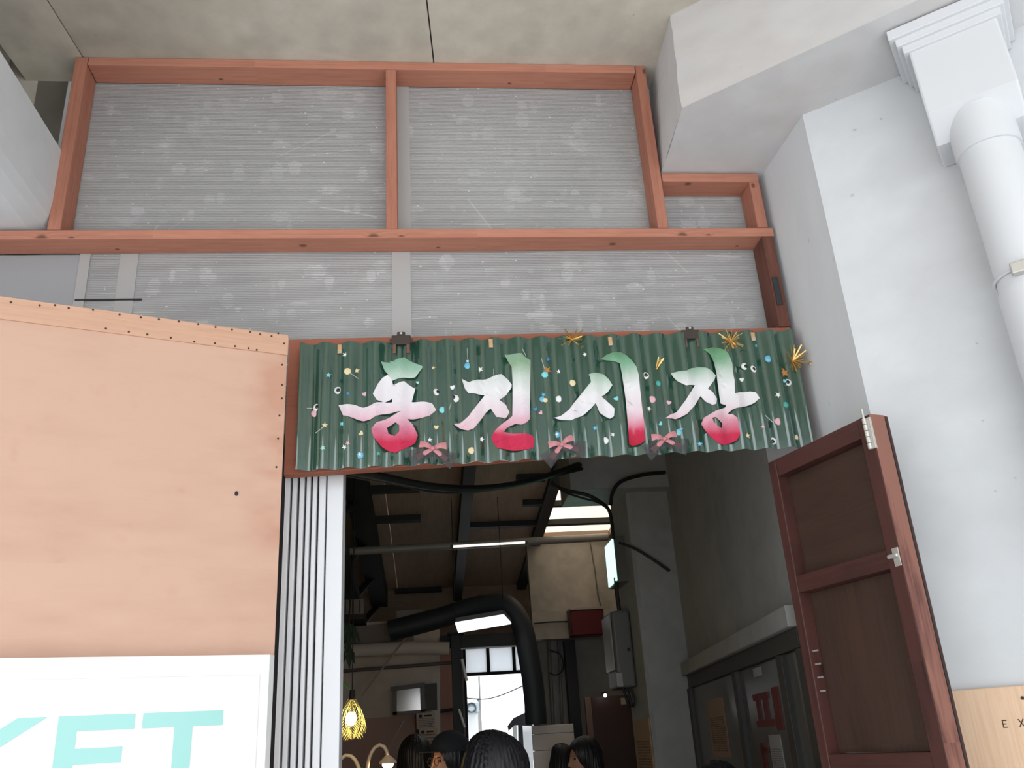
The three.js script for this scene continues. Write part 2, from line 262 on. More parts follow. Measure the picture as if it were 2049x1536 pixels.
// ================= GREEN SIGN =================
const ZS = 0.118, NW = 21, AMP = 0.0095;
{
  const sign = thing('shop_sign', 'green corrugated plastic sign with four large pink white and green Korean letters and glued trinkets', 'sign');
  const TL = pz(597, 688, ZS), TR = pz(1581, 660, ZS), BL = pz(597, 941, ZS), BR = pz(1629, 893, ZS);
  const x0 = (TL.x + BL.x) / 2, x1 = (TR.x + BR.x) / 2, W = x1 - x0;
  const yTop = (x) => TL.y + ((TR.y - TL.y) * (x - x0)) / W, yBot = (x) => BL.y + ((BR.y - BL.y) * (x - x0)) / W;
  const wave = (x) => AMP * Math.cos(((x - x0) / W) * NW * Math.PI * 2);
  const nx = NW * 16, ny = 12, pos = [], idx = [], uv = [], T = 0.0016;
  for (const s of [1, -1]) for (let j = 0; j <= ny; j++) for (let i = 0; i <= nx; i++) { const x = x0 + (W * i) / nx, yb = yBot(x), y = yb + ((yTop(x) - yb) * j) / ny; pos.push(x, y, ZS + wave(x) + (s * T) / 2); uv.push(x, y); }
  const row = nx + 1, lay = row * (ny + 1);
  for (let j = 0; j < ny; j++) for (let i = 0; i < nx; i++) { const a = j * row + i; idx.push(a, a + 1, a + row + 1, a, a + row + 1, a + row); const b = a + lay; idx.push(b, b + row + 1, b + 1, b, b + row, b + row + 1); }
  for (let i = 0; i < nx; i++) { idx.push(i, i + lay, i + 1, i + 1, i + lay, i + 1 + lay); const t = ny * row + i; idx.push(t, t + 1, t + lay, t + 1, t + 1 + lay, t + lay); }
  for (let j = 0; j < ny; j++) { const a = j * row, b = a + nx; idx.push(a, a + row, a + lay, a + row, a + row + lay, a + lay, b, b + lay, b + row, b + row, b + lay, b + row + lay); }
  const g = new THREE.BufferGeometry(); g.setAttribute('position', new THREE.Float32BufferAttribute(pos, 3)); g.setAttribute('uv', new THREE.Float32BufferAttribute(uv, 2)); g.setIndex(idx); g.computeVertexNormals();
  const gm = tex(512, 256, (u, v) => { const a = fbm(u * 8, v * 8), b = fbm(u * 64, v * 16 + 5); return [0.025, 0.077, 0.052].map((c) => c * (0.8 + a * 0.3 + b * 0.12)); }, [0.5, 1]);
  part(sign, 'corrugated_sheet', g, new THREE.MeshPhysicalMaterial({ map: gm, roughness: 0.06, clearcoat: 1, clearcoatRoughness: 0.03, specularIntensity: 1, ior: 1.75 }));

  // letters cut from dyed cloth, lying over the corrugation
  const A = (x, y) => pz(560 + x / 3.413, 620 + y / 3.413, ZS + 0.012), B = (x, y) => pz(1080 + x / 3.413, 620 + y / 3.413, ZS + 0.012);
  const tess = new TessellateModifier(0.006, 5);
  const GR = [0.10, 0.24, 0.13], PALE = [0.55, 0.62, 0.57], WH = [0.78, 0.77, 0.79], PK = [0.74, 0.48, 0.55], RD = [0.55, 0.022, 0.075];
  const letterMat = new THREE.MeshStandardMaterial({ vertexColors: true, roughness: 0.85 });
  function letter(name, label, f, pts, holes, stops) {
    const mk = (a) => a.map(([x, y]) => { const p = f(x, y); return new THREE.Vector2(p.x, p.y); });
    const s = new THREE.Shape(mk(pts)); for (const h of holes) s.holes.push(new THREE.Path(mk(h)));
    let q = new THREE.ExtrudeGeometry(s, { depth: 0.0014, bevelEnabled: false }); q.deleteAttribute('uv'); q = tess.modify(q);
    const p = q.attributes.position, col = [], ys = stops.map(([yy]) => f(pts[0][0], yy).y), noise = (x, y) => (fbm(x * 40 + 3, y * 40) - 0.5) * 0.02;
    for (let i = 0; i < p.count; i++) {
      const x = p.getX(i), y = p.getY(i) + noise(x, p.getY(i));
      let k = 0; while (k < ys.length - 2 && y < ys[k + 1]) k++;
      const t = Math.min(1, Math.max(0, (ys[k] - y) / (ys[k] - ys[k + 1]))); col.push(...mix(stops[k][1], stops[k + 1][1], t));
      p.setZ(i, p.getZ(i) + ZS + AMP * 0.35 + wave(x) * 0.65 + 0.0022);
    }
    q.setAttribute('color', new THREE.Float32BufferAttribute(col, 3)); q.computeVertexNormals();
    return part(sign, name, q, letterMat, label);
  }
  letter('letter_stroke', 'green dyed top stroke of the first letter', A, [[690, 345], [760, 350], [800, 335], [850, 318], [915, 352], [975, 385], [970, 400], [925, 452], [850, 458], [768, 478], [755, 455], [738, 428], [715, 405]], [], [[318, [0.16, 0.33, 0.22]], [400, [0.30, 0.47, 0.37]], [480, [0.60, 0.68, 0.62]]]);
  letter('letter', 'white to red first letter', A, [[398, 640], [450, 642], [520, 645], [570, 658], [610, 652], [660, 630], [705, 621], [660, 612], [635, 572], [670, 500], [700, 455], [735, 431], [757, 457], [768, 482], [772, 512], [848, 482], [925, 530], [912, 575], [900, 620], [960, 625], [1040, 630], [1068, 672], [1020, 720], [970, 737], [870, 737], [905, 770], [925, 810], [942, 850], [925, 900], [850, 945], [790, 975], [740, 955], [690, 925], [640, 870], [625, 810], [660, 765], [740, 730], [830, 690], [790, 694], [700, 705], [660, 720], [620, 745], [570, 750], [500, 735], [430, 715], [415, 680]], [[[714, 621], [768, 600], [766, 625]], [[730, 795], [790, 765], [815, 785], [815, 830], [785, 858], [740, 835]]], [[430, WH], [640, [0.75, 0.70, 0.75]], [730, [0.72, 0.50, 0.57]], [820, [0.62, 0.20, 0.30]], [900, RD], [980, RD]]);
  letter('letter', 'white and pink left half of the second letter', A, [[1243, 460], [1290, 492], [1360, 470], [1420, 462], [1515, 433], [1560, 465], [1586, 500], [1584, 520], [1545, 575], [1500, 615], [1545, 640], [1570, 690], [1550, 725], [1535, 735], [1480, 730], [1440, 665], [1410, 690], [1370, 750], [1325, 808], [1290, 818], [1230, 800], [1185, 775], [1230, 765], [1290, 720], [1330, 670], [1400, 572], [1350, 572], [1290, 565], [1265, 530]], [], [[433, [0.62, 0.67, 0.65]], [560, WH], [680, [0.75, 0.64, 0.69]], [820, PK]]);
  letter('letter', 'green to red right half of the second letter', A, [[1537, 295], [1600, 295], [1650, 295], [1670, 310], [1715, 335], [1713, 440], [1710, 560], [1708, 740], [1680, 770], [1650, 782], [1610, 770], [1580, 780], [1550, 800], [1530, 830], [1590, 835], [1650, 840], [1725, 850], [1740, 870], [1735, 930], [1700, 950], [1640, 955], [1560, 950], [1490, 945], [1460, 905], [1445, 860], [1470, 820], [1530, 765], [1590, 715], [1592, 600], [1591, 480], [1585, 380], [1560, 340]], [], [[295, [0.22, 0.36, 0.24]], [360, [0.24, 0.38, 0.24]], [450, [0.55, 0.63, 0.57]], [560, WH], [690, [0.74, 0.62, 0.68]], [780, [0.70, 0.35, 0.44]], [850, RD], [960, RD]]);
  letter('letter', 'white left half of the third letter with a green tip', B, [[335, 437], [400, 422], [440, 428], [475, 465], [498, 510], [470, 550], [425, 585], [455, 605], [490, 640], [513, 670], [510, 720], [485, 733], [450, 718], [410, 700], [382, 635], [350, 670], [300, 710], [215, 753], [160, 743], [100, 730], [150, 712], [200, 680], [240, 625], [290, 560], [350, 490], [345, 460]], [], [[420, [0.26, 0.43, 0.31]], [500, [0.56, 0.65, 0.58]], [570, WH], [760, [0.76, 0.72, 0.77]]]);
  letter('letter', 'tall hooked stroke of the third letter, green to red', B, [[425, 325], [455, 300], [520, 285], [560, 280], [600, 300], [635, 345], [660, 385], [675, 440], [685, 540], [697, 650], [715, 780], [722, 890], [690, 910], [640, 920], [612, 915], [610, 850], [602, 740], [590, 600], [575, 500], [560, 410], [548, 360], [510, 352], [470, 340]], [], [[280, GR], [360, [0.20, 0.40, 0.26]], [450, PALE], [520, WH], [700, [0.75, 0.62, 0.68]], [780, [0.66, 0.25, 0.34]], [830, RD], [925, [0.42, 0.01, 0.03]]]);
  letter('letter', 'white left part of the fourth letter with a green top', B, [[900, 420], [950, 412], [1000, 415], [1040, 390], [1085, 380], [1135, 392], [1175, 415], [1207, 440], [1195, 475], [1150, 535], [1185, 565], [1212, 605], [1205, 640], [1180, 648], [1140, 620], [1105, 578], [1060, 650], [1010, 705], [930, 740], [858, 738], [890, 715], [940, 690], [1000, 610], [1065, 505], [1000, 515], [950, 480], [920, 450]], [], [[380, [0.22, 0.40, 0.28]], [450, PALE], [520, WH], [680, [0.75, 0.68, 0.72]], [745, PK]]);
  letter('letter', 'green to red right part of the fourth letter with a ring', B, [[1115, 268], [1150, 262], [1190, 245], [1230, 250], [1270, 275], [1295, 310], [1315, 365], [1320, 430], [1330, 480], [1332, 570], [1380, 555], [1440, 548], [1475, 560], [1502, 602], [1470, 630], [1380, 660], [1320, 675], [1290, 700], [1320, 705], [1350, 735], [1360, 780], [1370, 850], [1350, 885], [1300, 905], [1258, 922], [1215, 905], [1170, 855], [1135, 810], [1108, 770], [1130, 725], [1200, 690], [1275, 655], [1280, 640], [1240, 630], [1232, 580], [1222, 500], [1213, 420], [1195, 350], [1170, 305], [1140, 285]], [[[1180, 735], [1200, 730], [1250, 770], [1245, 805], [1220, 795], [1190, 765]]], [[245, [0.10, 0.26, 0.12]], [330, [0.18, 0.36, 0.22]], [430, PALE], [520, WH], [640, [0.74, 0.70, 0.72]], [700, [0.72, 0.50, 0.57]], [780, [0.62, 0.20, 0.28]], [850, RD], [925, RD]]);

  // trinkets glued to the sheet
  const C = { white: flat([0.78, 0.80, 0.80], 0.4), cream: flat([0.74, 0.62, 0.36], 0.4), cyan: flat([0.20, 0.62, 0.66], 0.3), teal: flat([0.05, 0.33, 0.28], 0.3), blue: flat([0.03, 0.22, 0.50], 0.3), pink: flat([0.74, 0.42, 0.48], 0.4), sky: flat([0.10, 0.42, 0.62], 0.25, { clearcoat: 0.8 }), orange: flat([0.42, 0.19, 0.05], 0.5), black: flat([0.008, 0.008, 0.008], 0.2), mint: flat([0.40, 0.70, 0.62], 0.3) };
  const lift = (x) => ZS + wave(x) + 0.001;
  const put = (m, px, py, spin = 0, dz = 0) => { const p = pz(px, py, ZS + 0.008); m.position.set(p.x, p.y, lift(p.x) + dz); m.rotation.z = spin; return m; };
  const ext = (s, d, b = 0) => new THREE.ExtrudeGeometry(s, { depth: d, bevelEnabled: b > 0, bevelSize: b, bevelThickness: b, bevelSegments: 1, bevelOffset: -b, curveSegments: 8 });
  const starS = new THREE.Shape(); for (let i = 0; i < 10; i++) { const a = (i * Math.PI) / 5 + Math.PI / 2, r = i % 2 ? 0.0036 : 0.0085; starS[i ? 'lineTo' : 'moveTo'](Math.cos(a) * r, Math.sin(a) * r); }
  const heartS = new THREE.Shape(); heartS.moveTo(0, -0.007); heartS.bezierCurveTo(-0.012, 0.001, -0.007, 0.010, 0, 0.004); heartS.bezierCurveTo(0.007, 0.010, 0.012, 0.001, 0, -0.007);
  const starG = ext(starS, 0.002, 0.0008), heartG = ext(heartS, 0.002, 0.0008), discG = new THREE.LatheGeometry([[0, 0.003], [0.006, 0.003], [0.0095, 0.002], [0.0105, 0]].map((p) => new THREE.Vector2(...p)), 16).rotateX(Math.PI / 2), beadG = new THREE.SphereGeometry(0.0085, 12, 8).scale(1, 1.2, 0.6);
  const eyeG = new THREE.LatheGeometry([[0, 0.005], [0.006, 0.0045], [0.0105, 0.002], [0.0115, 0]].map((p) => new THREE.Vector2(...p)), 20).rotateX(Math.PI / 2), pupG = new THREE.LatheGeometry([[0, 0.0012], [0.0045, 0.0008], [0.006, 0]].map((p) => new THREE.Vector2(...p)), 16).rotateX(Math.PI / 2);
  const star = (px, py, m, k = 1, spin = 0.2) => { const o = put(part(sign, 'star_sequin', starG, C[m]), px, py, spin); o.scale.setScalar(k); return o; };
  const heart = (px, py, m, k = 1, spin = 0) => { put(part(sign, 'heart_sequin', heartG, C[m]), px, py, spin).scale.setScalar(k); };
  const disc = (px, py, m, k = 1) => { const o = put(part(sign, 'button', discG, C[m]), px, py); o.scale.setScalar(k); return o; };
  const eye = (px, py, dx, dy, sx = 1, spin = 0) => { const o = put(part(sign, 'googly_eye', eyeG, C.white), px, py, spin); o.scale.set(sx, 1, 1); const q = part(o, 'pupil', pupG, C.black); q.position.set(dx, dy, 0.0046); };
  const pin = (a, b) => { const p = pz(...a, ZS + 0.012), q = pz(...b, ZS + 0.012); p.z = q.z = ZS + 0.0105; part(sign, 'pin', bar(p, q, 0.0009, 6), M.steelBright); };
  for (const s of [[690, 709, 'white'], [657, 750, 'cyan', 1.1], [713.5, 739, 'cream', 1.05], [650, 851, 'cream', 1.1], [684, 846, 'cyan', 0.9], [867, 732, 'cream', 0.8], [961, 736, 'white', 1.2], [1097, 718, 'blue', 1.0], [1119, 740, 'white', 1.0], [1171, 708, 'white', 0.95], [1299, 816, 'white'], [1228, 867, 'white', 0.95], [1191, 857, 'sky', 1.0], [1515, 689, 'teal', 0.9], [1557, 790, 'white', 1.2], [1526, 854, 'pink', 0.9], [1497, 870, 'cream', 1.15], [1400, 888, 'sky', 1.1], [646, 897, 'mint', 1.0], [689, 894, 'white', 0.95], [696, 887, 'pink', 0.9], [757, 907, 'teal', 1.0], [860, 879, 'white', 1.05], [964, 877, 'white', 1.1], [936, 722, 'white', 0.7], [1095, 741, 'orange', 1.6, 0.5], [1571.7, 743, 'orange', 2.0, 0.15], [1087, 790, 'sky', 1.0], [1365, 855, 'sky', 1.0]]) star(s[0], s[1], s[2], s[3] ?? 1, s[4] ?? (s[0] % 7) * 0.2);
  for (const h of [[729, 785, 'pink', 1, 0.3], [722, 863, 'cream', 1, 1], [873, 851, 'cream', 1, 0], [905, 775, 'white', 1.1, 0.2], [1338, 806, 'pink', 1, -0.3], [1233, 798, 'cyan', 1, 0.5], [1487, 756, 'white', 1.05, 0.1], [1072, 815, 'blue', 0.9, 0.2], [1083, 824, 'pink', 0.9, 0.8], [1324, 845, 'cyan', 0.9, 1], [1596, 873, 'cream', 1.1, 0.7], [836, 764, 'mint', 0.7, 0]]) heart(...h);
  for (const d of [[695.5, 743, 'cream'], [629, 824, 'pink', 1.05], [886, 818, 'cyan', 1.0], [936, 731, 'sky', 1.0], [1090, 750, 'cyan', 0.95], [1145, 766, 'cream', 1.0], [1086, 798, 'sky', 0.9], [1091, 801, 'cream', 0.65], [1120, 794, 'white', 1.0], [1115, 867, 'sky', 1.0], [1307, 795, 'pink', 1.1], [1539.4, 716, 'sky', 1.15], [1560, 841, 'pink', 1.1], [1212, 879, 'white', 1.0], [944, 901, 'cream', 1.0], [719, 907, 'sky', 1.05], [1359, 862, 'cyan', 1.0], [696, 787, 'blue', 0.45]]) disc(...d);
  star(719, 906, 'white', 0.8).position.z += 0.003; star(1115, 867, 'white', 0.8).position.z += 0.003;
  for (const [x, y, m] of [[1572, 810, 'teal'], [1318.5, 766, 'teal']]) { put(part(sign, 'bead', beadG, C[m]), x, y, 0.3); }
  for (const e of [[675.4, 776.7, 0.001, -0.001], [632.5, 812.6, 0.002, 0.001, 0.8, -0.3], [873.4, 780, 0.004, -0.003, 0.75, 0.5], [911, 795, -0.005, 0.002, 1, 0], [1292.5, 749, 0.001, 0], [1492.6, 730, 0.0025, -0.001], [1507, 738.6, 0, -0.001, 0.7, 0.35], [1580.5, 761, -0.002, 0], [1548.8, 880, -0.002, -0.002]]) eye(...e);
  { const o = put(part(sign, 'bead', beadG, C.cyan, 'pale blue screw base beside a googly eye'), 1571, 760, 1.4); o.scale.setScalar(0.7); }
  for (const [a, b] of [[[935, 697], [936, 718]], [[1045, 697], [1053, 712]], [[1083, 715], [1090, 738]], [[988, 737], [988, 754]], [[631, 866], [646, 854]], [[898, 821], [903, 805]], [[1531, 830], [1549, 846]], [[614, 816], [625, 816]], [[701, 746], [717, 757]], [[780, 722], [793, 728]], [[785, 768], [800, 776]]]) pin(a, b);
  // brass tabs and iron clips that hold the sheet
  for (const [x, y] of [[679, 695], [982, 687], [1220.5, 684], [1507, 673]]) { const t = put(part(sign, 'brass_tab', new RoundedBoxGeometry(0.014, 0.03, 0.005, 2, 0.003), M.brass), x, y, 0, 0.004); const h = part(t, 'eyelet', new THREE.TorusGeometry(0.0045, 0.0014, 6, 12), M.steelBright); h.position.set(0, -0.009, 0.003); }
  for (const [x, y] of [[803, 687], [1384, 671]]) {
    const c = put(part(sign, 'iron_clip', mergeGeometries([bx(-0.028, 0.028, -0.008, 0.022, 0, 0.012, 0.003), bx(-0.012, 0.012, 0.018, 0.034, 0, 0.010, 0.003), bx(-0.034, -0.020, -0.004, 0.012, 0, 0.010, 0.002), bx(0.020, 0.034, -0.004, 0.012, 0, 0.010, 0.002)].map((q) => q)), M.iron), x, y, 0, 0.001);
    for (const s of [-1, 1]) part(c, 'prong', bx(s * 0.020 - 0.0055, s * 0.020 + 0.0055, -0.036, -0.004, 0.002, 0.010, 0.002), flat([0.16, 0.085, 0.06], 0.5, { metalness: 0.4 }), 'rusty prong');
    const h = part(c, 'screw_head', new THREE.SphereGeometry(0.0045, 10, 8), M.steelBright); h.position.set(0, 0.028, 0.010);
  }
  // gold tinsel bursts
  const tinsel = (px, py, n, size, seed, dirA = 0, spread = Math.PI * 2) => {
    const r = rng(seed), gs = [];
    for (let i = 0; i < n; i++) { const a = dirA + (r() - 0.5) * spread, l = size * (0.45 + r() * 0.6), q = new THREE.BoxGeometry(l, 0.001 + r() * 0.0032, 0.0005); q.translate(l / 2, 0, 0); q.rotateX(r() * 3); q.rotateY(-r() * 0.9); q.rotateZ(a); gs.push(q); }
    const m = put(part(sign, 'tinsel_tuft', mergeGeometries(gs), M.gold, 'gold tinsel tuft'), px, py, 0, 0.006); return m;
  };
  tinsel(1145, 678, 34, 0.046, 1, Math.PI / 2, 5.2); tinsel(1461, 684, 34, 0.044, 2); tinsel(1586, 722, 38, 0.054, 3, 0.4, 5.2); tinsel(1313, 738, 12, 0.044, 4, 1.1, 0.5);
  // bows: pink satin ribbon over a grey gauze bow
  const ribbon = (pts, w, mat, name, o) => { const cv = new THREE.CatmullRomCurve3(pts.map((p) => V3(...p))), n = 14, ps = [], id = []; for (let i = 0; i <= n; i++) { const p = cv.getPoint(i / n), t = cv.getTangent(i / n), s = V3(-t.y, t.x, 0).normalize(), ww = typeof w === 'function' ? w(i / n) : w; for (const k of [-1, 0, 1]) ps.push(p.x + s.x * k * ww, p.y + s.y * k * ww, p.z + (k === 0 ? 0.002 : 0)); if (i) { const b = (i - 1) * 3; for (const k of [0, 1]) id.push(b + k, b + k + 1, b + k + 3, b + k + 1, b + k + 4, b + k + 3); } } const q = new THREE.BufferGeometry(); q.setAttribute('position', new THREE.Float32BufferAttribute(ps, 3)); q.setIndex(id); q.computeVertexNormals(); return part(o, name, q, mat); };
  const pinkM = new THREE.MeshPhysicalMaterial({ map: tex(128, 32, (u, v) => mix([0.50, 0.16, 0.18], [0.72, 0.42, 0.42], fbm(u * 32, v * 8) > 0.5 ? 0.9 : 0.15), [30, 30]), color: 0xffffff, roughness: 0.35, side: THREE.DoubleSide });
  pinkM.map = null; pinkM.color.setRGB(0.54, 0.21, 0.23);
  const gauze = new THREE.MeshPhysicalMaterial({ color: new THREE.Color().setRGB(0.06, 0.06, 0.062), roughness: 0.9, transparent: true, opacity: 0.65, side: THREE.DoubleSide });
  for (const [px, py, tilt] of [[866, 898, -0.1], [1124, 890, 0.28], [1329, 879, 0.12]]) {
    const b = new THREE.Group(); b.name = 'bow'; sign.add(b); const p = pz(px, py, ZS + 0.02); b.position.set(p.x, p.y, ZS + 0.013); b.rotation.z = tilt; b.scale.setScalar(1.25); b.userData.label = 'pink ribbon bow on grey gauze';
    for (const s of [-1, 1]) {
      ribbon([[0, 0, 0.006], [s * 0.014, 0.006, 0.014], [s * 0.030, 0.008, 0.010]], (t) => 0.0035 + t * 0.0045, pinkM, 'bow_loop', b);
      ribbon([[0, 0, 0.007], [s * 0.015, -0.010, 0.008], [s * 0.034, -0.023, 0.006]], (t) => 0.0035 + t * 0.0035, pinkM, 'bow_tail', b);
      ribbon([[0, -0.006, 0.002], [s * 0.026, -0.016, 0.008], [s * 0.050, -0.026, 0.004]], (t) => 0.010 + t * 0.010, gauze, 'gauze_loop', b);
    }
    const kn = part(b, 'knot', new THREE.SphereGeometry(0.006, 10, 8).scale(1, 0.9, 0.8), pinkM); kn.position.z = 0.010;
  }
}

// ================= LEFT: PLYWOOD BOARD, WHITE NOTICE BOARD, SLIDING DOOR STACK =================
const HP = 69.69 * R, PW = { o: V3(-0.375, 0, 0.22), ex: V3(Math.sin(HP), 0, -Math.cos(HP)) }; PW.ez = V3(-PW.ex.z, 0, PW.ex.x);
const onPW = (g) => inFrame(g, PW.o, PW.ex, UP, PW.ez);
const plyUV = (px, py, w = 0) => { const p = onPlane(px, py, PW.o.clone().addScaledVector(PW.ez, w), PW.ez).sub(PW.o); return [p.dot(PW.ex), p.y]; };
{
  const b = thing('plywood_board', 'pale orange plywood board with a nailed top strip, standing left of the doorway', 'board');
  const stain = tex(512, 512, (u, v) => {   // 2 x 2 m; u = 1 is the right-hand edge, v = y / 2
    const g = fbm(u * 16 + 3, v * 64), gg = fbm(u * 4, v * 8 + 5), s = fbm(u * 32 + 9, v * 32); let c = mix([0.65, 0.415, 0.31], [0.56, 0.335, 0.245], Math.min(1, Math.max(0, (g - 0.35) * 0.8 + (gg - 0.5) * 1.2)));
    const e = 1 - u, red = Math.max(0, 1 - e / 0.06) * Math.max(0, fbm(u * 8 + 2, v * 16 + 1) - 0.36) * 2.6; c = mix(c, [0.50, 0.22, 0.14], Math.min(0.5, red + Math.max(0, s - 0.68) * 1.0)); return c;
  }, [0.5, 0.5]);
  const pm = new THREE.MeshStandardMaterial({ map: stain, roughness: 0.62, bumpMap: M.plyStrip.bumpMap, bumpScale: 0.0003 });
  const sheet = bx(-1.5, 0, 0.25, 2.655, -0.012, 0, 0.001); { const p = sheet.attributes.position, uv = sheet.attributes.uv; for (let i = 0; i < p.count; i++) uv.setXY(i, p.getX(i), p.getY(i)); }
  part(b, 'sheet', onPW(sheet), pm);
  part(b, 'top_strip', onPW(bx(-1.5, 0.0005, 2.594, 2.6555, 0, 0.004, 0.001)), M.plyStrip);
  const nail = flat([0.05, 0.025, 0.018], 0.6), ng = new THREE.CylinderGeometry(0.0028, 0.0028, 0.002, 8).rotateX(Math.PI / 2);
  const nailAt = (px, py, w) => { const [u, v] = plyUV(px, py, w), m = part(b, 'nail', ng, nail); m.position.copy(PW.o).addScaledVector(PW.ex, u).addScaledVector(PW.ez, w).add(V3(0, v, 0)); m.rotation.y = Math.atan2(PW.ez.x, PW.ez.z); };
  for (const [x, y] of [[64, 452], [232, 470], [322, 469], [402, 486], [545, 497], [700, 524], [825, 541], [930, 552], [1047, 564], [1160, 580], [1262, 598], [1358, 612], [1465, 626], [1523, 639], [1590, 650], [1629, 634], [1663, 694], [620, 606], [754, 625], [862, 640], [1000, 660], [1137, 683], [1258, 692], [1376, 709], [1455, 721], [1503, 731]]) nailAt(x / 2.926, 450 + y / 2.926, 0.0045);
  for (const [x, y] of [[1652, 818], [1652, 936], [1650, 1015], [1636, 1115], [1628, 1250], [1618, 1417]]) nailAt(x / 2.926, 450 + y / 2.926, 0.0005);
  { const [u, v] = plyUV(473, 987, 0.0005), m = part(b, 'knot_hole', new THREE.CylinderGeometry(0.005, 0.005, 0.002, 10).rotateX(Math.PI / 2).scale(1, 1.3, 1), M.blackRubber); m.position.copy(PW.o).addScaledVector(PW.ex, u).addScaledVector(PW.ez, 0.0005).add(V3(0, v, 0)); }
}
{ // white board with the teal letters K E T
  const n = thing('notice_board', 'glossy white framed board with big pale teal letters K E T', 'sign');
  const w0 = 0.03, [uR] = plyUV(552, 1309, 0.06), yT = plyUV(555, 1309, 0.06)[1], y0 = 0.95;
  const wm = flat([0.90, 0.90, 0.90], 0.3);
  part(n, 'panel', onPW(prism([[-1.5, 0.0005], [uR, 0.0005], [uR, 0.044], [uR - 0.014, 0.06], [-1.5, 0.06]], y0, yT)), wm);
  const wf = 0.06;
  const [iu, iv] = plyUV(521, 1349, wf);
  part(n, 'inner_bead', onPW(bx(-1.45, iu, iv - 0.0012, iv, wf, wf + 0.001, 0)), flat([0.8, 0.74, 0.72], 0.5)); part(n, 'inner_bead', onPW(bx(iu - 0.0016, iu, 1.0, iv, wf, wf + 0.001, 0)), flat([0.72, 0.68, 0.68], 0.5));
  const font = await new FontLoader().loadAsync('fonts/droid/droid_sans_bold.typeface.json');
  const teal = flat([0.36, 0.70, 0.66], 0.2);
  const P = (x, y) => plyUV(x, y, wf);
  const letterPlate = (name, pts) => { const sh = new THREE.Shape(pts.map((p) => new THREE.Vector2(...p))); const q = new THREE.ExtrudeGeometry(sh, { depth: 0.0012, bevelEnabled: false }); q.translate(0, 0, wf + 0.0004); part(n, name, onPW(q), teal); };
  const top = P(280, 1427)[1], bh = top - P(280, 1457)[1], hgt = bh * 5.2, base = top - hgt, st = P(383, 1480)[0] - P(347, 1480)[0];
  const e0 = P(118, 1431)[0], e1 = P(271, 1429)[0], t0 = P(287, 1427)[0], t1 = P(447, 1423)[0], tc = (P(347, 1480)[0] + P(383, 1480)[0]) / 2;
  letterPlate('letter_t', [[t0, top], [t0, top - bh], [tc - st / 2, top - bh], [tc - st / 2, base], [tc + st / 2, base], [tc + st / 2, top - bh], [t1, top - bh], [t1, top]]);
  const mid = top - hgt / 2 - 0.001;
  letterPlate('letter_e', [[e0, top], [e0, base], [e1, base], [e1, base + bh], [e0 + st, base + bh], [e0 + st, mid - bh / 2], [e1 - 0.02, mid - bh / 2], [e1 - 0.02, mid + bh / 2], [e0 + st, mid + bh / 2], [e0 + st, top - bh], [e1, top - bh], [e1, top]]);
  const k1 = P(95, 1433)[0], kw = 0.055, k0 = k1 - 0.205;
  letterPlate('letter_k', [[k0, top], [k0, base], [k0 + st, base], [k0 + st, base + hgt * 0.3], [k0 + st + 0.03, base + hgt * 0.42], [k1 - kw, base], [k1 + 0.002, base], [k0 + st + 0.065, base + hgt * 0.56], [k1, top], [k1 - kw, top], [k0 + st, base + hgt * 0.52], [k0 + st, top]]);
}
{ // stack of narrow aluminium sliding leaves beside the opening
  const d = thing('sliding_door', 'stack of narrow grey aluminium sliding door leaves beside the dark doorway', 'door');
  part(d, 'guide', bx(-0.42, -0.268, 0, 2.40, -0.06, -0.01, 0), M.aluDark);
  const xs = [[-0.397, -0.382], [-0.377, -0.363], [-0.357, -0.343], [-0.338, -0.326], [-0.321, -0.308], [-0.303, -0.283]];
  xs.forEach(([a, b], i) => part(d, 'leaf_edge', bx(a, b, 0, 2.40, -0.03, 0.028 - i * 0.002, 0.003), M.alu));
  part(d, 'jamb_post', bx(-0.279, -0.234, 0, 2.40, -0.06, 0.022, 0.002), M.alu);
}

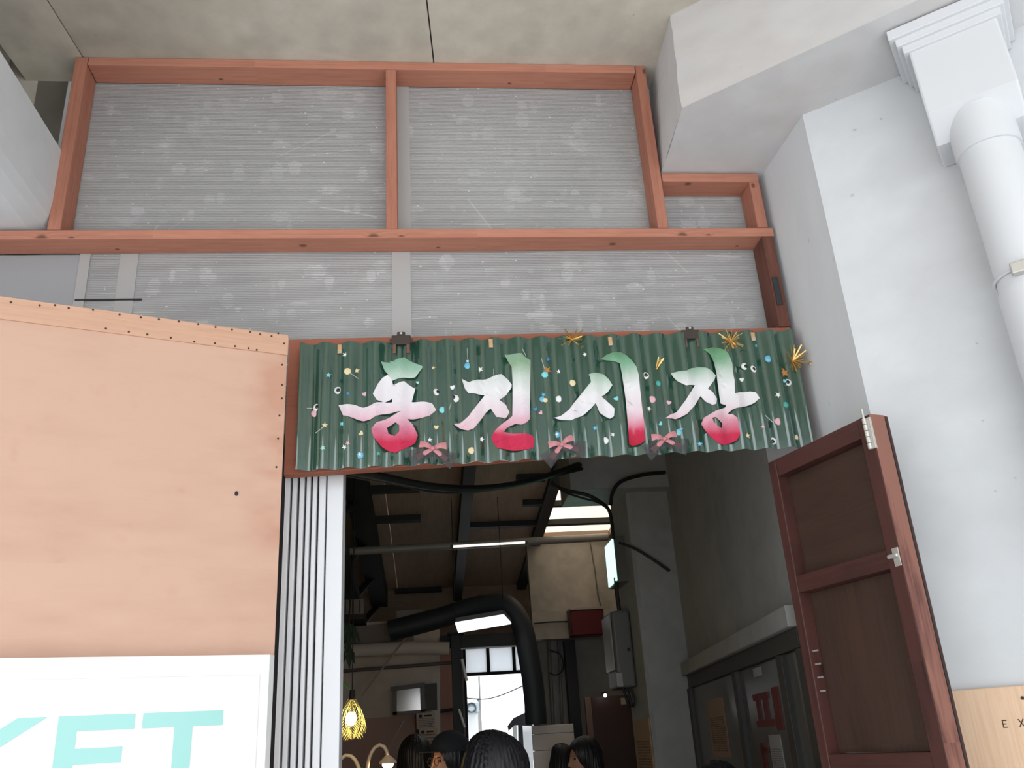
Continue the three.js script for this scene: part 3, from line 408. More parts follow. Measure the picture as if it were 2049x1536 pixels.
// ================= RIGHT: OPEN DOOR LEAF, PINE BOARD, DOWNPIPE =================
const LF = { o: V3(0.977, 0, 0.16), ex: V3(0.2874, 0, 0.9578) }; LF.ez = V3(-LF.ex.z, 0, LF.ex.x);
const onLF = (g) => inFrame(g, LF.o, LF.ex, UP, LF.ez);
{
  const l = thing('door_leaf', 'old dark brown wooden door leaf with recessed panels, swung open beside the doorway', 'door');
  const U = 0.405, TK = 0.062, yt = 2.258, y0 = 0.02;
  part(l, 'stile', onLF(bx(0, 0.032, y0, yt, -TK, 0, 0.003)), M.leaf); part(l, 'stile', onLF(bx(U - 0.042, U, y0, yt, -TK, 0, 0.003)), M.leaf);
  for (const [a, b] of [[yt - 0.05, yt], [1.885, 1.93], [1.40, 1.487], [0.9, 0.95], [y0, 0.12]]) part(l, 'rail', onLF(bx(0.0325, U - 0.0425, a, b, -TK + 0.004, -0.002, 0.002)), M.leaf);
  for (const [a, b] of [[1.931, yt - 0.051], [1.488, 1.884], [0.951, 1.399], [0.121, 0.899]]) part(l, 'panel', onLF(bx(0.033, U - 0.043, a, b, -0.050, -0.036, 0)), M.leafPanel);
  part(l, 'lit_worn_edge', onLF(bx(U, U + 0.0012, y0, yt, -TK + 0.014, -0.001, 0)), M.litWornEdge, 'worn reddish door edge coloured lighter as the lit side');  // worn paint, with the light on this end face put into its paler colour
  part(l, 'edge_groove', onLF(bx(U, U + 0.0015, y0, yt - 0.01, -TK + 0.008, -TK + 0.012, 0)), M.aluDark);
  for (let i = 0; i < 4; i++) { const v = 1.735 - i * 0.033; part(l, 'peg', onLF(bar(V3(0.034, v, -0.012), V3(0.052, v, -0.012), 0.0025, 8)), M.steelBright, 'small pale peg'); }
  // butt hinge at the top corner and worn latch at the middle rail
  const h = part(l, 'hinge', onLF(bx(U - 0.012, U + 0.002, yt - 0.088, yt - 0.008, -0.004, 0.003, 0.001)), M.steelBright, 'worn steel hinge');
  for (let i = 0; i < 5; i++) part(h, 'knuckle', onLF(bar(V3(U - 0.012, yt - 0.088 + i * 0.016, 0.006), V3(U - 0.012, yt - 0.0735 + i * 0.016, 0.006), 0.0055, 10)), M.steelBright);
  part(h, 'hinge_pin', onLF(bar(V3(U - 0.012, yt - 0.01, 0.006), V3(U - 0.012, yt + 0.016, 0.006), 0.003, 8)), M.steelBright);
  const k = part(l, 'latch', onLF(bx(U - 0.035, U - 0.004, 1.905, 1.915, -0.004, 0.008, 0.003)), M.steelBright, 'worn steel latch'); part(k, 'latch_plate', onLF(bx(U - 0.022, U - 0.002, 1.885, 1.928, -0.002, 0.0015, 0.001)), M.steelBright);
}
{ // pine board with stencilled letters E X
  const n = thing('pine_board', 'light pine board with small dark letters E X fixed to the white wall', 'sign');
  part(n, 'board', onWR(bx(0.004, 0.9, 0.9, 1.612, 0.002, 0.02, 0.002, 1)), M.pine);
  const q = (x, y) => { const p = onPlane(x, y, WR.o.clone().addScaledVector(WR.ez, 0.02), WR.ez).sub(WR.o); return [p.dot(WR.ex), p.y]; };
  const ink = flat([0.06, 0.035, 0.02], 0.8), [ea, eb] = q(2008, 1456), [, et] = q(2008, 1440), w = 0.010, t = 0.0022, h = et - eb;
  part(n, 'letter_e', onWR(mergeGeometries([bx(ea, ea + t, eb, et, 0.020, 0.0206, 0), bx(ea, ea + w, eb, eb + t, 0.020, 0.0206, 0), bx(ea, ea + w, et - t, et, 0.020, 0.0206, 0), bx(ea, ea + w * 0.85, eb + h / 2 - t / 2, eb + h / 2 + t / 2, 0.020, 0.0206, 0)])), ink);
  const xa = q(2040, 1450)[0], sh = (s) => bx(-t / 2, t / 2, -h * 0.6, h * 0.6, 0.020, 0.0206, 0).rotateZ(s * 0.55).translate(xa + w / 2, eb + h / 2, 0);
  part(n, 'letter_x', onWR(mergeGeometries([sh(1), sh(-1)])), ink);
  const [ka, kb] = q(2046, 1396); part(n, 'knot', onWR(new THREE.CylinderGeometry(0.004, 0.004, 0.001, 10).rotateX(Math.PI / 2).translate(ka, kb, 0.0204)), ink);
}
{
  const d = thing('downpipe', 'fat grey plastic downpipe with a metal clamp on the white splayed wall', 'pipe');
  const S = 0.442, Wd = 0.105, r = 0.073;
  part(d, 'pipe', onWR(bar(V3(S, 0.02, Wd), V3(S, 2.93, Wd), r, 40)), M.pvc);
  part(d, 'collar', onWR(bar(V3(S, 2.90, Wd), V3(S, 3.02, Wd), r + 0.006, 40)), M.pvc);
  part(d, 'sleeve', onWR(bar(V3(S, 1.9, Wd), V3(S, 2.50, Wd), r + 0.005, 40)), M.pvc);
  const c = part(d, 'clamp', onWR(new THREE.TorusGeometry(r + 0.004, 0.004, 8, 40).rotateX(Math.PI / 2).translate(S, 2.535, Wd)), M.pvc);
  part(c, 'clamp_bolt', onWR(bx(S - 0.035, S + 0.03, 2.515, 2.545, Wd + r - 0.002, Wd + r + 0.02, 0.004)), M.steelBright, 'shiny clamp bolt');
}
{
  const h = thing('rainwater_hopper', 'grey box shaped rainwater hopper with stepped rim on top of the downpipe', 'hopper');
  const s0 = 0.330, s1 = 0.548;
  const sec = new THREE.Shape([[0.005, 2.965], [0.12, 2.965], [0.19, 3.03], [0.19, 3.235], [0.005, 3.235]].map((p) => new THREE.Vector2(...p)));
  const g = new THREE.ExtrudeGeometry(sec, { depth: s1 - s0 - 0.012, bevelEnabled: true, bevelSize: 0.006, bevelThickness: 0.006, bevelOffset: -0.006, bevelSegments: 2 });
  g.applyMatrix4(new THREE.Matrix4().makeBasis(V3(0, 0, 1), V3(0, 1, 0), V3(-1, 0, 0))); g.translate(s1 - 0.006, 0, 0);
  part(h, 'box', onWR(boxUV(g)), M.pvc);
  [[0.012, 3.232, 3.256], [0.024, 3.254, 3.278], [0.038, 3.276, 3.308]].forEach(([o, a, b]) => part(h, 'rim_step', onWR(bx(s0 - o, s1 + o, a, b, 0.005, 0.19 + o * 0.8, 0.003)), M.pvc));
}

// ================= INSIDE THE HALL: SHELL =================
const ZB = -5.2, ZE = -8.0;
const RF = { p: pz(1130, 1078, ZB), t: Math.tan(6 * R) };   // roof falls 6 degrees away from the doorway
const roofY = (z) => RF.p.y + RF.t * (z - RF.p.z);
const onRoof = (px, py) => onPlane(px, py, RF.p, V3(0, 1, -RF.t).normalize());
function roofBox(x0, x1, z0, z1, n0, n1, along) {   // box that follows the roof slope, n0..n1 above (+) or below (-) its underside
  const g = bx(x0, x1, n0, n1, z0, z1, 0, along), p = g.attributes.position; for (let i = 0; i < p.count; i++) p.setY(i, p.getY(i) + roofY(p.getZ(i))); g.computeVertexNormals(); return g;
}
const SK = { x0: 1.02, x1: 1.62, z0: -5.15, z1: -3.3 };
{
  const g = struct('roof');
  for (const [a, b] of [[-2.7, -1.9], [-1.895, -1.1], [-1.095, -0.30], [-0.295, 0.28], [0.285, 1.02]]) part(g, 'roof_board', roofBox(a, b, -8.2, -0.2, 0.0, 0.05, 2), M.roofBoard);
  part(g, 'roof_board', roofBox(1.025, 1.62, -8.2, SK.z0, 0, 0.05, 2), M.roofBoard); part(g, 'roof_board', roofBox(1.025, 1.62, SK.z1, -0.2, 0, 0.05, 2), M.roofBoard); part(g, 'roof_board', roofBox(1.625, 2.6, -8.2, -0.2, 0, 0.05, 2), M.roofBoard);
}
structMesh('window_1', roofBox(SK.x0 - 0.03, SK.x1 + 0.03, SK.z0 - 0.03, SK.z1, 0.055, 0.062), new THREE.MeshPhysicalMaterial({ color: new THREE.Color().setRGB(0.97, 0.90, 0.80), transmission: 0.58, roughness: 0.95, thickness: 0 }));
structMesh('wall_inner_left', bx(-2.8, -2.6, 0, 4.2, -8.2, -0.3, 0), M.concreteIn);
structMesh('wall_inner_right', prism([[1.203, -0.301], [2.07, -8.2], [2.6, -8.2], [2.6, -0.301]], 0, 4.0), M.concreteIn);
{ // end wall with a tall opening to the yard behind
  const a = pz(926, 1293, ZE), b = pz(1058, 1293, ZE), top = a.y;
  structMesh('wall_end', plate([[-2.7, 0], [a.x, 0], [a.x, top], [b.x, top], [b.x, 0], [2.6, 0], [2.6, 3.5], [-2.7, 3.5]], ZE, 0.15), M.concreteIn);
  const w = struct('window_2'), y1 = pz(980, 1346, ZE).y, xm = pz(977, 1320, ZE).x, r = 0.018, f = (x0, x1, y0, yy) => part(w, 'window_bar', bx(x0, x1, y0, yy, ZE - 0.06, ZE - 0.01, 0), M.steel);
  f(a.x, b.x, y1 - 0.02, y1 + 0.015); f(a.x, b.x, top - 0.03, top); f(xm - r, xm + r, y1, top); f(a.x, a.x + 0.03, 0.02, top); const xr = pz(1029, 1320, ZE).x; f(xr - r, xr + r, y1, top);
  for (const [p, q] of [[a.x + 0.03, xm - r], [xm + r, xr - r], [xr + r, b.x]]) part(w, 'pane', bx(p, q, y1 + 0.015, top - 0.03, ZE - 0.04, ZE - 0.036, 0), M.glassPane);
}
// yard behind: pale house wall, air conditioner, cables
{
  const h = thing('pale_house', 'overexposed white house wall seen through the far opening', 'building');
  part(h, 'wall', bx(-4, 6, 0, 5, -13.2, -13, 0), M.white);
  for (const [px, py] of [[1010, 1370], [1030, 1420], [985, 1440]]) { const p = pz(px, py, -12.95); part(h, 'wall_ledge', bx(p.x - 0.25, p.x + 0.35, p.y - 0.02, p.y + 0.02, -13, -12.93, 0), M.white); }
  const q = pz(974, 1420, -12.9); part(h, 'drain_pipe', bar(V3(q.x, 0.05, -12.9), V3(q.x, 4, -12.9), 0.035, 12), flat([0.72, 0.52, 0.52], 0.6), 'pinkish drain pipe');
  const ac = thing('air_conditioner', 'grey blue outdoor air conditioner unit on the pale house wall', 'appliance');
  const c0 = pz(928, 1428, -10.5), c1 = pz(958, 1402, -10.5); part(ac, 'case', bx(c0.x - 0.3, c1.x, c0.y, c1.y, -11, -10.5, 0.02), flat([0.22, 0.27, 0.30], 0.5)); part(ac, 'fan_grille', new THREE.TorusGeometry(0.06, 0.01, 8, 20).translate((c0.x + c1.x) / 2, (c0.y + c1.y) / 2, -10.49), M.steel); part(ac, 'bracket', bx(c0.x - 0.3, c1.x, 0.02, c0.y, -10.95, -10.9, 0), M.white);
  const s = thing('meter_cabinet', 'grey meter cabinet and conduits beside the pale house', 'cabinet');
  const m0 = pz(940, 1398, -11.6), m1 = pz(957, 1352, -11.6); part(s, 'box', bx(m0.x, m1.x, m0.y, m1.y, -11.8, -11.6, 0.01), flat([0.42, 0.47, 0.48], 0.5)); part(s, 'post', bar(V3(m1.x, 0.02, -11.7), V3(m1.x, m1.y, -11.7), 0.03), M.greyBox);
  single('yard_cable', tube([pz(905, 1316, -8.16), pz(960, 1324, -8.17), pz(1000, 1318, -8.17), pz(1045, 1300, -8.17), pz(1080, 1285, -8.16)], 0.008, 20, 6), M.blackRubber, 'black cable sagging behind the far window panes', 'cable');
  single('yard_cable', tube([pz(905, 1390, -8.16), pz(950, 1398, -8.2), pz(985, 1396, -8.2), pz(1050, 1370, -8.2), pz(1080, 1355, -8.16)], 0.006, 20, 6), M.blackRubber, 'thin black cable crossing the bright yard', 'cable');
  const st = thing('pergola_post', 'white post with a dark sagging awning at the right of the bright yard', 'awning');
  const a0 = pz(1030, 1540, -8.6), a1 = pz(1050, 1445, -8.6); part(st, 'post', bx(a0.x, a0.x + 0.05, 0.02, a1.y, -8.65, -8.6, 0), M.white); part(st, 'post', bx(a0.x + 0.07, a0.x + 0.12, 0.02, a1.y, -8.65, -8.6, 0), M.steel); part(st, 'awning', platePx([[1016, 1452], [1028, 1436], [1062, 1420], [1066, 1452], [1030, 1450], [1018, 1462]], -8.5, 0.05), M.steel);
  single('yard_wall', platePx([[1036, 1560], [1036, 1450], [1066, 1446], [1068, 1560]], -8.9, 0.2), M.concreteWhite, 'pale yard wall with dark drips at the right of the far opening', 'wall');
}

// ---------- roof steel ----------
{
  const t = thing('roof_rafter', 'long black steel rafter running along the middle of the brown roof boards', 'rafter'); part(t, 'web', roofBox(0.262, 0.345, -8.0, -0.4, -0.14, -0.002), M.steel);
  const t2 = thing('roof_rafter', 'black steel rafter along the edge of the bright skylight', 'rafter'); part(t2, 'web', roofBox(0.915, 1.005, -8.0, -0.4, -0.05, -0.002), M.steel);
  const tr = thing('roof_truss', 'wide black roof truss with peeling paint at the left of the roof boards', 'truss'), c = M.steel;
  part(tr, 'top_chord', roofBox(-0.56, -0.40, -8.0, -0.4, -0.16, -0.002), c); part(tr, 'bottom_chord', roofBox(-0.70, -0.58, -6.6, -0.4, -0.46, -0.36), c);
  for (let i = 0; i < 6; i++) { const z = -1.5 - i * 0.95; part(tr, 'strut', bar(V3(-0.62, roofY(z) - 0.40, z), V3(-0.47, roofY(z - 0.4) - 0.08, z - 0.45), 0.03, 6), c); }
  const purlin = (pxa, pxb, py, h, label, n0 = -0.045) => { const a = onRoof(pxa, py), b = onRoof(pxb, py), z = (a.z + b.z) / 2; const m = single('roof_purlin', roofBox(a.x, b.x, z - h / 2, z + h / 2, n0, -0.001), M.steel, label, 'purlin'); return m; };
  purlin(700, 840, 973, 0.07, 'short black purlin stub nearest the sign, left of the middle rafter'); purlin(720, 842, 1033, 0.07, 'short black purlin stub standing out from the left truss below another');
  purlin(1033, 1090, 950, 0.06, 'short black purlin beside the skylight rafter under the sign edge'); purlin(1046, 1090, 1000, 0.05, 'small black purlin stub touching the skylight rafter'); purlin(940, 1218, 1041, 0.055, 'long black purlin crossing the bright skylight');
  purlin(1098, 1140, 1002, 0.045, 'thin black glazing bar across the upper skylight'); purlin(1098, 1150, 965, 0.06, 'black glazing bar close to the sign across the skylight');
  purlin(790, 884, 1177, 0.10, 'dusty black purlin far back between truss and middle rafter'); purlin(795, 876, 1192, 0.10, 'black purlin furthest back above the tan wall');
}
single('cross_pipe', bar(pz(700, 1103, -4.2), pz(1216, 1074, -4.2), 0.030, 16), flat([0.30, 0.28, 0.26], 0.35), 'long grey pipe crossing the hall below the roof boards', 'pipe');
{ const a = pz(903, 1092, -4.2), b = pz(1052, 1083, -4.2), l = thing('pipe_glint', 'glowing white bar standing for a reflection on the grey cross pipe', 'lamp'); a.y -= 0.012; b.y -= 0.012; a.z += 0.03; b.z += 0.03;  // glowing bar painted in for the bright reflection on the pipe, no lamp
  part(l, 'tube', bar(a, b, 0.009, 12), new THREE.MeshStandardMaterial({ color: 0xffffff, emissive: 0xfff4e8, emissiveIntensity: 0.5 })); for (const p of [a, b]) part(l, 'end_cap', new THREE.CylinderGeometry(0.013, 0.013, 0.02, 10).rotateZ(Math.PI / 2).translate(p.x, p.y, p.z), M.greyBox); }
// black cables slung below the sign
const cable = (label, pts, r) => single('black_cable', tube(pts.map(([a, b, z]) => pz(a, b, z)), r, 40, 7), M.blackRubber, label, 'cable');
cable('thick black cable bundle sagging across the top of the doorway', [[600, 918, -0.31], [690, 938, -0.45], [770, 955, -0.8], [865, 973, -1.2], [960, 977, -1.6], [1060, 962, -2.1], [1160, 930, -2.44]], 0.017);
cable('second black cable hanging just below the thick cable bundle', [[600, 926, -0.31], [700, 950, -0.6], [790, 966, -1.0], [885, 984, -1.4], [990, 978, -1.8], [1085, 958, -2.2], [1165, 938, -2.44]], 0.009);
cable('black cable looping from the skylight rafter over the concrete block to the exit sign', [[1100, 968, -2.44], [1130, 980, -2.43], [1175, 990, -2.43], [1200, 1003, -2.43], [1218, 1020, -2.5], [1228, 1076, -2.69]], 0.011);
cable('thin black cable below the looping cable on the concrete block', [[1104, 962, -2.40], [1122, 980, -2.39], [1165, 996, -2.39], [1195, 1004, -2.39], [1214, 1016, -2.45]], 0.006);
cable('black cable bent up along the pilaster to the top corner', [[1222, 1010, -2.35], [1226, 985, -2.35], [1240, 965, -2.35], [1285, 950, -2.4], [1331, 945, -2.45]], 0.011);
cable('black cable running from the exit sign diagonally across the dark pilaster', [[1238, 1085, -2.5], [1268, 1096, -2.5], [1305, 1118, -2.5], [1340, 1142, -2.5]], 0.008);
cable('pair of dark cables below the exit sign along the pilaster', [[1232, 1155, -2.74], [1235, 1190, -2.76], [1240, 1226, -2.77]], 0.013);

// ---------- concrete pilaster with fittings ----------
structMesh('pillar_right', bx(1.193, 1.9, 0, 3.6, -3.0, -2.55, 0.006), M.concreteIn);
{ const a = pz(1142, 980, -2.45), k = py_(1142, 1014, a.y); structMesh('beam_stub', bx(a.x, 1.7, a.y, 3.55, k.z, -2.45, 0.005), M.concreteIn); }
const emis = (c, k) => new THREE.MeshStandardMaterial({ color: new THREE.Color().setRGB(...c), emissive: new THREE.Color().setRGB(...c), emissiveIntensity: k, roughness: 0.4 });
{
  const e = thing('exit_sign', 'glowing pale green exit light box on the side of the pillar', 'sign'), f = pz(1226, 1073, -2.7), b = pz(1246, 1163, -2.7), zb = px_(1209, 1082, f.x).z;
  part(e, 'case', bx(f.x + 0.004, b.x + 0.045, b.y, f.y, zb, -2.7, 0.004), M.greyBox); const gl = part(e, 'lit_panel', bx(f.x - 0.004, f.x + 0.004, b.y + 0.01, f.y - 0.01, zb + 0.01, -2.71, 0.002), emis([0.42, 0.95, 0.78], 0.75), 'glowing green panel');
  const L = new THREE.RectAreaLight(new THREE.Color().setRGB(0.5, 1, 0.85), 0.4, Math.abs(zb + 2.7) - 0.02, f.y - b.y - 0.02); L.position.set(f.x - 0.012, (f.y + b.y) / 2, (zb - 2.7) / 2); L.lookAt(f.x - 1, (f.y + b.y) / 2, (zb - 2.7) / 2); scene.add(L);
}
{
  const e = thing('junction_box', 'grey moulded electric box with a lipped lid on the pillar below the exit light', 'box'), f = pz(1222, 1220, -2.75), b = pz(1274, 1374, -2.75), zb = px_(1206, 1228, f.x).z;
  part(e, 'body', bx(f.x, b.x + 0.004, b.y, f.y, zb - 0.02, -2.75, 0.018), M.greyBox); part(e, 'lid', bx(f.x - 0.012, f.x, b.y + 0.10, f.y - 0.02, zb, -2.77, 0.006), flat([0.30, 0.30, 0.28], 0.25)); part(e, 'handle', bx(f.x - 0.008, f.x + 0.03, b.y + 0.005, b.y + 0.085, -2.76, -2.735, 0.006), flat([0.38, 0.38, 0.36], 0.12)); part(e, 'knob', new THREE.SphereGeometry(0.010, 10, 8).translate((f.x + b.x) / 2 + 0.03, (f.y + b.y) / 2 - 0.01, -2.75), M.blackRubber);
  for (const k of [0, 1, 2]) part(e, 'cable', tube([V3(b.x - 0.07 + k * 0.02, b.y + 0.01, -2.8), V3(b.x - 0.06 + k * 0.022, b.y - 0.05, -2.79), V3(b.x - 0.045 + k * 0.014, b.y - 0.10, -2.8), V3(b.x - 0.03, b.y - 0.07, -2.84)], 0.008, 16, 6), M.blackRubber);
}
const printTex = (w, h, seed, bg, ink, rows, title) => canvasTex(w, h, (c) => { const r = rng(seed); c.fillStyle = bg; c.fillRect(0, 0, w, h); c.fillStyle = ink; if (title) c.fillRect(w * 0.42, h * 0.14, w * 0.4, h * 0.1); if (title) { c.beginPath(); c.arc(w * 0.22, h * 0.2, w * 0.1, 0, 7); c.fill(); } for (let i = 0; i < rows; i++) { const y = h * (0.32 + (0.6 * i) / rows); let x = w * 0.1; while (x < w * 0.88) { const l = w * (0.02 + r() * 0.06); c.globalAlpha = 0.35 + r() * 0.5; c.fillRect(x, y, l, (h * 0.3) / rows); x += l + w * 0.02; } } c.globalAlpha = 1; });
const paper = (t) => new THREE.MeshStandardMaterial({ map: t, roughness: 0.85 });
const sheetUV = (g) => { g.computeBoundingBox(); const b = g.boundingBox, p = g.attributes.position, uv = g.attributes.uv, s = b.getSize(V3(0, 0, 0)), hz = s.x > s.z; for (let i = 0; i < p.count; i++) uv.setXY(i, hz ? (p.getX(i) - b.min.x) / s.x : (b.max.z - p.getZ(i)) / s.z, (p.getY(i) - b.min.y) / s.y); return g; };
{ // torn posters on the pillar side, small label
  const a = px_(1300, 1436, 1.188), b = px_(1268, 1440, 1.188), m = paper(printTex(128, 256, 61, 'rgb(170,140,110)', 'rgb(70,50,40)', 14)); 
  single('torn_poster', sheetUV(bx(1.186, 1.192, a.y - 0.35, a.y, b.z, -2.56, 0)), m, 'torn brown poster pasted low on the pillar side', 'poster');
  const p = pz(1242, 1396, -4.2), q = pz(1258, 1408, -4.2); single('price_tag', bx(p.x, q.x, q.y, p.y, -4.21, -4.2, 0), flat([0.5, 0.42, 0.32], 0.8), 'small cream label beside the brown door', 'label');
}

// ---------- right wall: ledge, dark windows with notices ----------
const RW = { o: V3(1.17, 0, 0), ex: V3(-Math.sin(6.25 * R), 0, Math.cos(6.25 * R)) }; RW.ez = V3(-RW.ex.z, 0, RW.ex.x);
const onRW = (g) => inFrame(g, RW.o, RW.ex, UP, RW.ez);
const rw = (px, py, w = 0.02) => { const p = onPlane(px, py, RW.o.clone().addScaledVector(RW.ez, w), RW.ez).sub(RW.o); return [p.dot(RW.ex), p.y]; };
structMesh('trim_1', onRW(bx(-2.52, -0.32, 1.855, 1.925, 0.0, 0.055, 0.004)), M.concreteIn);
{
  const w = struct('window_3'), dk = flat([0.028, 0.028, 0.026], 0.5), gl = flat([0.085, 0.083, 0.075], 0.25);
  const fb = (u0, u1, y0, y1) => part(w, 'window_bar', onRW(bx(u0, u1, y0, y1, 0.0, 0.03, 0.002)), dk);
  fb(-2.5, -0.32, 1.79, 1.854); const us = [rw(1385, 1420)[0], rw(1482, 1420)[0], rw(1573, 1380)[0], -0.34]; 
  us.forEach((u) => fb(u - 0.035, u + 0.035, 0.8, 1.789)); for (let i = 0; i < 3; i++) part(w, 'pane', onRW(bx(us[i] + 0.036, us[i + 1] - 0.036, 0.8, 1.789, 0.0, 0.012, 0)), gl);
  fb(-2.5, -0.32, 0.74, 0.799);
  const note = (name, pa, pb, m, label, cat) => { const a = rw(...pa, 0.014), b = rw(...pb, 0.014); const g = bx(a[0], b[0], b[1], a[1], 0.0125, 0.0145, 0); { const p = g.attributes.position, uv = g.attributes.uv; for (let i = 0; i < p.count; i++) uv.setXY(i, (p.getX(i) - a[0]) / (b[0] - a[0]), (p.getY(i) - b[1]) / (a[1] - b[1])); } return single(name, onRW(g), m, label, cat); };
  note('wall_poster', [1413, 1402], [1462, 1515], paper(printTex(256, 512, 71, 'rgb(150,128,110)', 'rgb(50,35,32)', 16)), 'tan printed poster on the first dark pane of the side window', 'poster');
  note('paper_note', [1506, 1338], [1524, 1350], flat([0.34, 0.33, 0.32], 0.8), 'small torn white slip high on the middle window pane', 'paper');
  note('paper_note', [1537, 1470], [1575, 1560], paper(printTex(128, 256, 75, 'rgb(150,148,146)', 'rgb(60,55,60)', 12)), 'white notice below the red letters on the window pane', 'paper');
  const rd = flat([0.115, 0.010, 0.012], 0.6), [u0, v1] = rw(1503, 1390), [u1] = rw(1553, 1378), v0 = rw(1515, 1455)[1], W = u1 - u0, H = v1 - v0, rb = (a, b, c, d) => onRW(bx(u0 + a * W, u0 + b * W, v0 + c * H, v0 + d * H, 0.0125, 0.0155, 0));
  const le = thing('red_lettering', 'dark red letters cut from film on the middle window pane', 'lettering');
  part(le, 'letter_stroke', rb(0, 0.62, 0.80, 1)); part(le, 'letter_stroke', rb(0.1, 0.24, 0.2, 0.8)); part(le, 'letter_stroke', rb(0.38, 0.54, 0.2, 0.8)); part(le, 'letter_stroke', rb(0, 0.72, 0, 0.2)); part(le, 'letter_stroke', rb(0.76, 0.98, -0.12, 1.08));
  part(le, 'letter_stroke', rb(0.0, 0.16, -1.2, -0.45)); part(le, 'letter_stroke', rb(0.0, 0.3, -0.75, -0.6)); for (const c of le.children) c.material = rd;
  note('blue_sheet', [1602, 1362], [1628, 1470], flat([0.035, 0.042, 0.065], 0.6), 'dark blue sheet behind the door leaf on the last pane', 'poster');
}

// ---------- back of the hall, left of the opening ----------
structMesh('wall_back', platePx([[420, 1262], [880, 1236], [884, 1900], [420, 1900]], ZB, 0.12), M.wallTan);
structMesh('trim_2', platePx([[560, 1446], [832, 1431], [836, 1800], [560, 1800]], ZB + 0.03, 0.028), flat([0.42, 0.27, 0.225], 0.7));
single('plywood_brace', bx(pz(836, 1430, ZB + 0.05).x - 0.02, pz(848, 1430, ZB + 0.05).x, 0.02, 2.03, ZB + 0.002, ZB + 0.05, 0.003), M.timberDark, 'dark upright batten behind the white notices', 'batten');
structMesh('wall_back', platePx([[880, 1300], [912, 1298], [918, 1600], [884, 1600]], ZB - 0.6, 0.1), flat([0.60, 0.33, 0.28], 0.8));
single('cross_bar', platePx([[880, 1419], [910, 1415], [910, 1421], [880, 1426]], ZB - 0.55, 0.06), M.steel, 'short dark bar across the pinkish wall strip', 'bar');
{ const t = thing('steel_post', 'black steel post at the left edge of the bright far opening', 'post'); const a = pz(906, 1400, -5.0), b = pz(926, 1400, -5.0); part(t, 'shaft', bx(a.x, b.x, 0.01, pz(915, 1268, -5).y, -5.08, -5.0, 0.004), M.steel); part(t, 'cap_plate', bx(a.x - 0.03, b.x + 0.03, pz(915, 1268, -5).y, pz(915, 1264, -5).y, -5.1, -4.98, 0), M.steel); }
single('lintel_beam', platePx([[880, 1272], [1045, 1264], [1046, 1290], [880, 1298]], -5.12, 0.12), M.steel, 'black lintel beam over the far opening', 'beam');
single('white_trim_stick', bar(pz(924, 1318, -4.9), pz(934, 1362, -4.9), 0.012, 8), M.white, 'short white stick fixed to the black post near the panes', 'stick');
single('white_trim_stick', bar(pz(918, 1418, -4.9), pz(930, 1455, -4.9), 0.010, 8), M.white, 'short white stick low on the black post', 'stick');
// wall of boards above the opening, dark
structMesh('wall_upper', platePx([[700, 1095], [1056, 1075], [1066, 1290], [880, 1300], [880, 1245], [700, 1245]].map((p) => p), -6.6, 0.06), M.roofBoard);
single('air_duct', tube([[560, 1309, -4.95], [700, 1302, -4.95], [820, 1296, -4.95], [899, 1297, -4.95]].map(([a, b, z]) => pz(a, b, z)), 0.052, 40, 16), flat([0.62, 0.55, 0.47], 0.5), 'fat pale air duct running along the tan wall to the black post', 'duct');
single('cable_trunking', platePx([[560, 1262], [826, 1246], [828, 1286], [560, 1296]], -5.1, 0.09), flat([0.24, 0.20, 0.175], 0.6), 'wide dark grey trunking above the pale air duct', 'trunking');
single('fuse_box', platePx([[794, 1222], [846, 1219], [846, 1241], [795, 1244]], -5.0, 0.12), flat([0.40, 0.36, 0.32], 0.6), 'grey fuse box above the dark trunking', 'box');
single('wall_pipe', bar(pz(560, 1352, -5.08), pz(924, 1324, -5.08), 0.014, 10), flat([0.12, 0.09, 0.085], 0.5), 'thin dark pipe along the tan wall below the air duct', 'pipe');
{ const v = thing('wall_vent', 'small pale slatted vent on the wall near the sliding door stack', 'vent'), a = pz(640, 1206, -4.8), b = pz(727, 1222, -4.8); part(v, 'frame', bx(a.x, b.x, b.y - 0.02, a.y + 0.02, -4.85, -4.82, 0.003), flat([0.34, 0.28, 0.24], 0.7)); for (let i = 0; i < 6; i++) { const x = a.x + ((b.x - a.x) * (i + 0.5)) / 6; part(v, 'slat', bx(x - 0.004, x + 0.004, b.y - 0.01, a.y + 0.01, -4.819, -4.805, 0), M.iron); } part(v, 'bracket', bx(a.x, b.x, b.y - 0.06, b.y - 0.021, -5.2, -4.8, 0), M.iron); }
{ // framed glossy panel
  const f = thing('framed_mirror', 'small dark framed mirror panel on the tan wall above the notices', 'mirror'), z = -5.05, q = (pts, n, m, dz = 0) => part(f, n, platePx(pts, z + dz, 0.03), m), dk = flat([0.045, 0.038, 0.032], 0.4);
  q([[794, 1378], [842, 1371], [842, 1424], [794, 1427]], 'glass', flat([0.42, 0.40, 0.38], 0.12, { metalness: 0.7 }), -0.012); q([[782, 1374], [850, 1365], [850, 1374], [782, 1383]], 'frame_bar', dk); q([[785, 1383], [794, 1382], [794, 1430], [786, 1430]], 'frame_bar', dk); q([[840, 1374], [849, 1374], [852, 1422], [842, 1424]], 'frame_bar', dk); q([[786, 1424], [852, 1419], [852, 1427], [786, 1431]], 'frame_bar', dk); q([[850, 1368], [874, 1366], [875, 1420], [852, 1422]], 'side_board', flat([0.05, 0.045, 0.045], 0.6), -0.005);
}
single('wall_notice', sheetUV(platePx([[833, 1427], [870, 1424], [871, 1458], [834, 1459]], -5.0, 0.004)), paper(printTex(128, 128, 81, 'rgb(176,160,146)', 'rgb(60,50,48)', 6, true)), 'white printed notice with a round emblem pinned on the batten', 'notice');
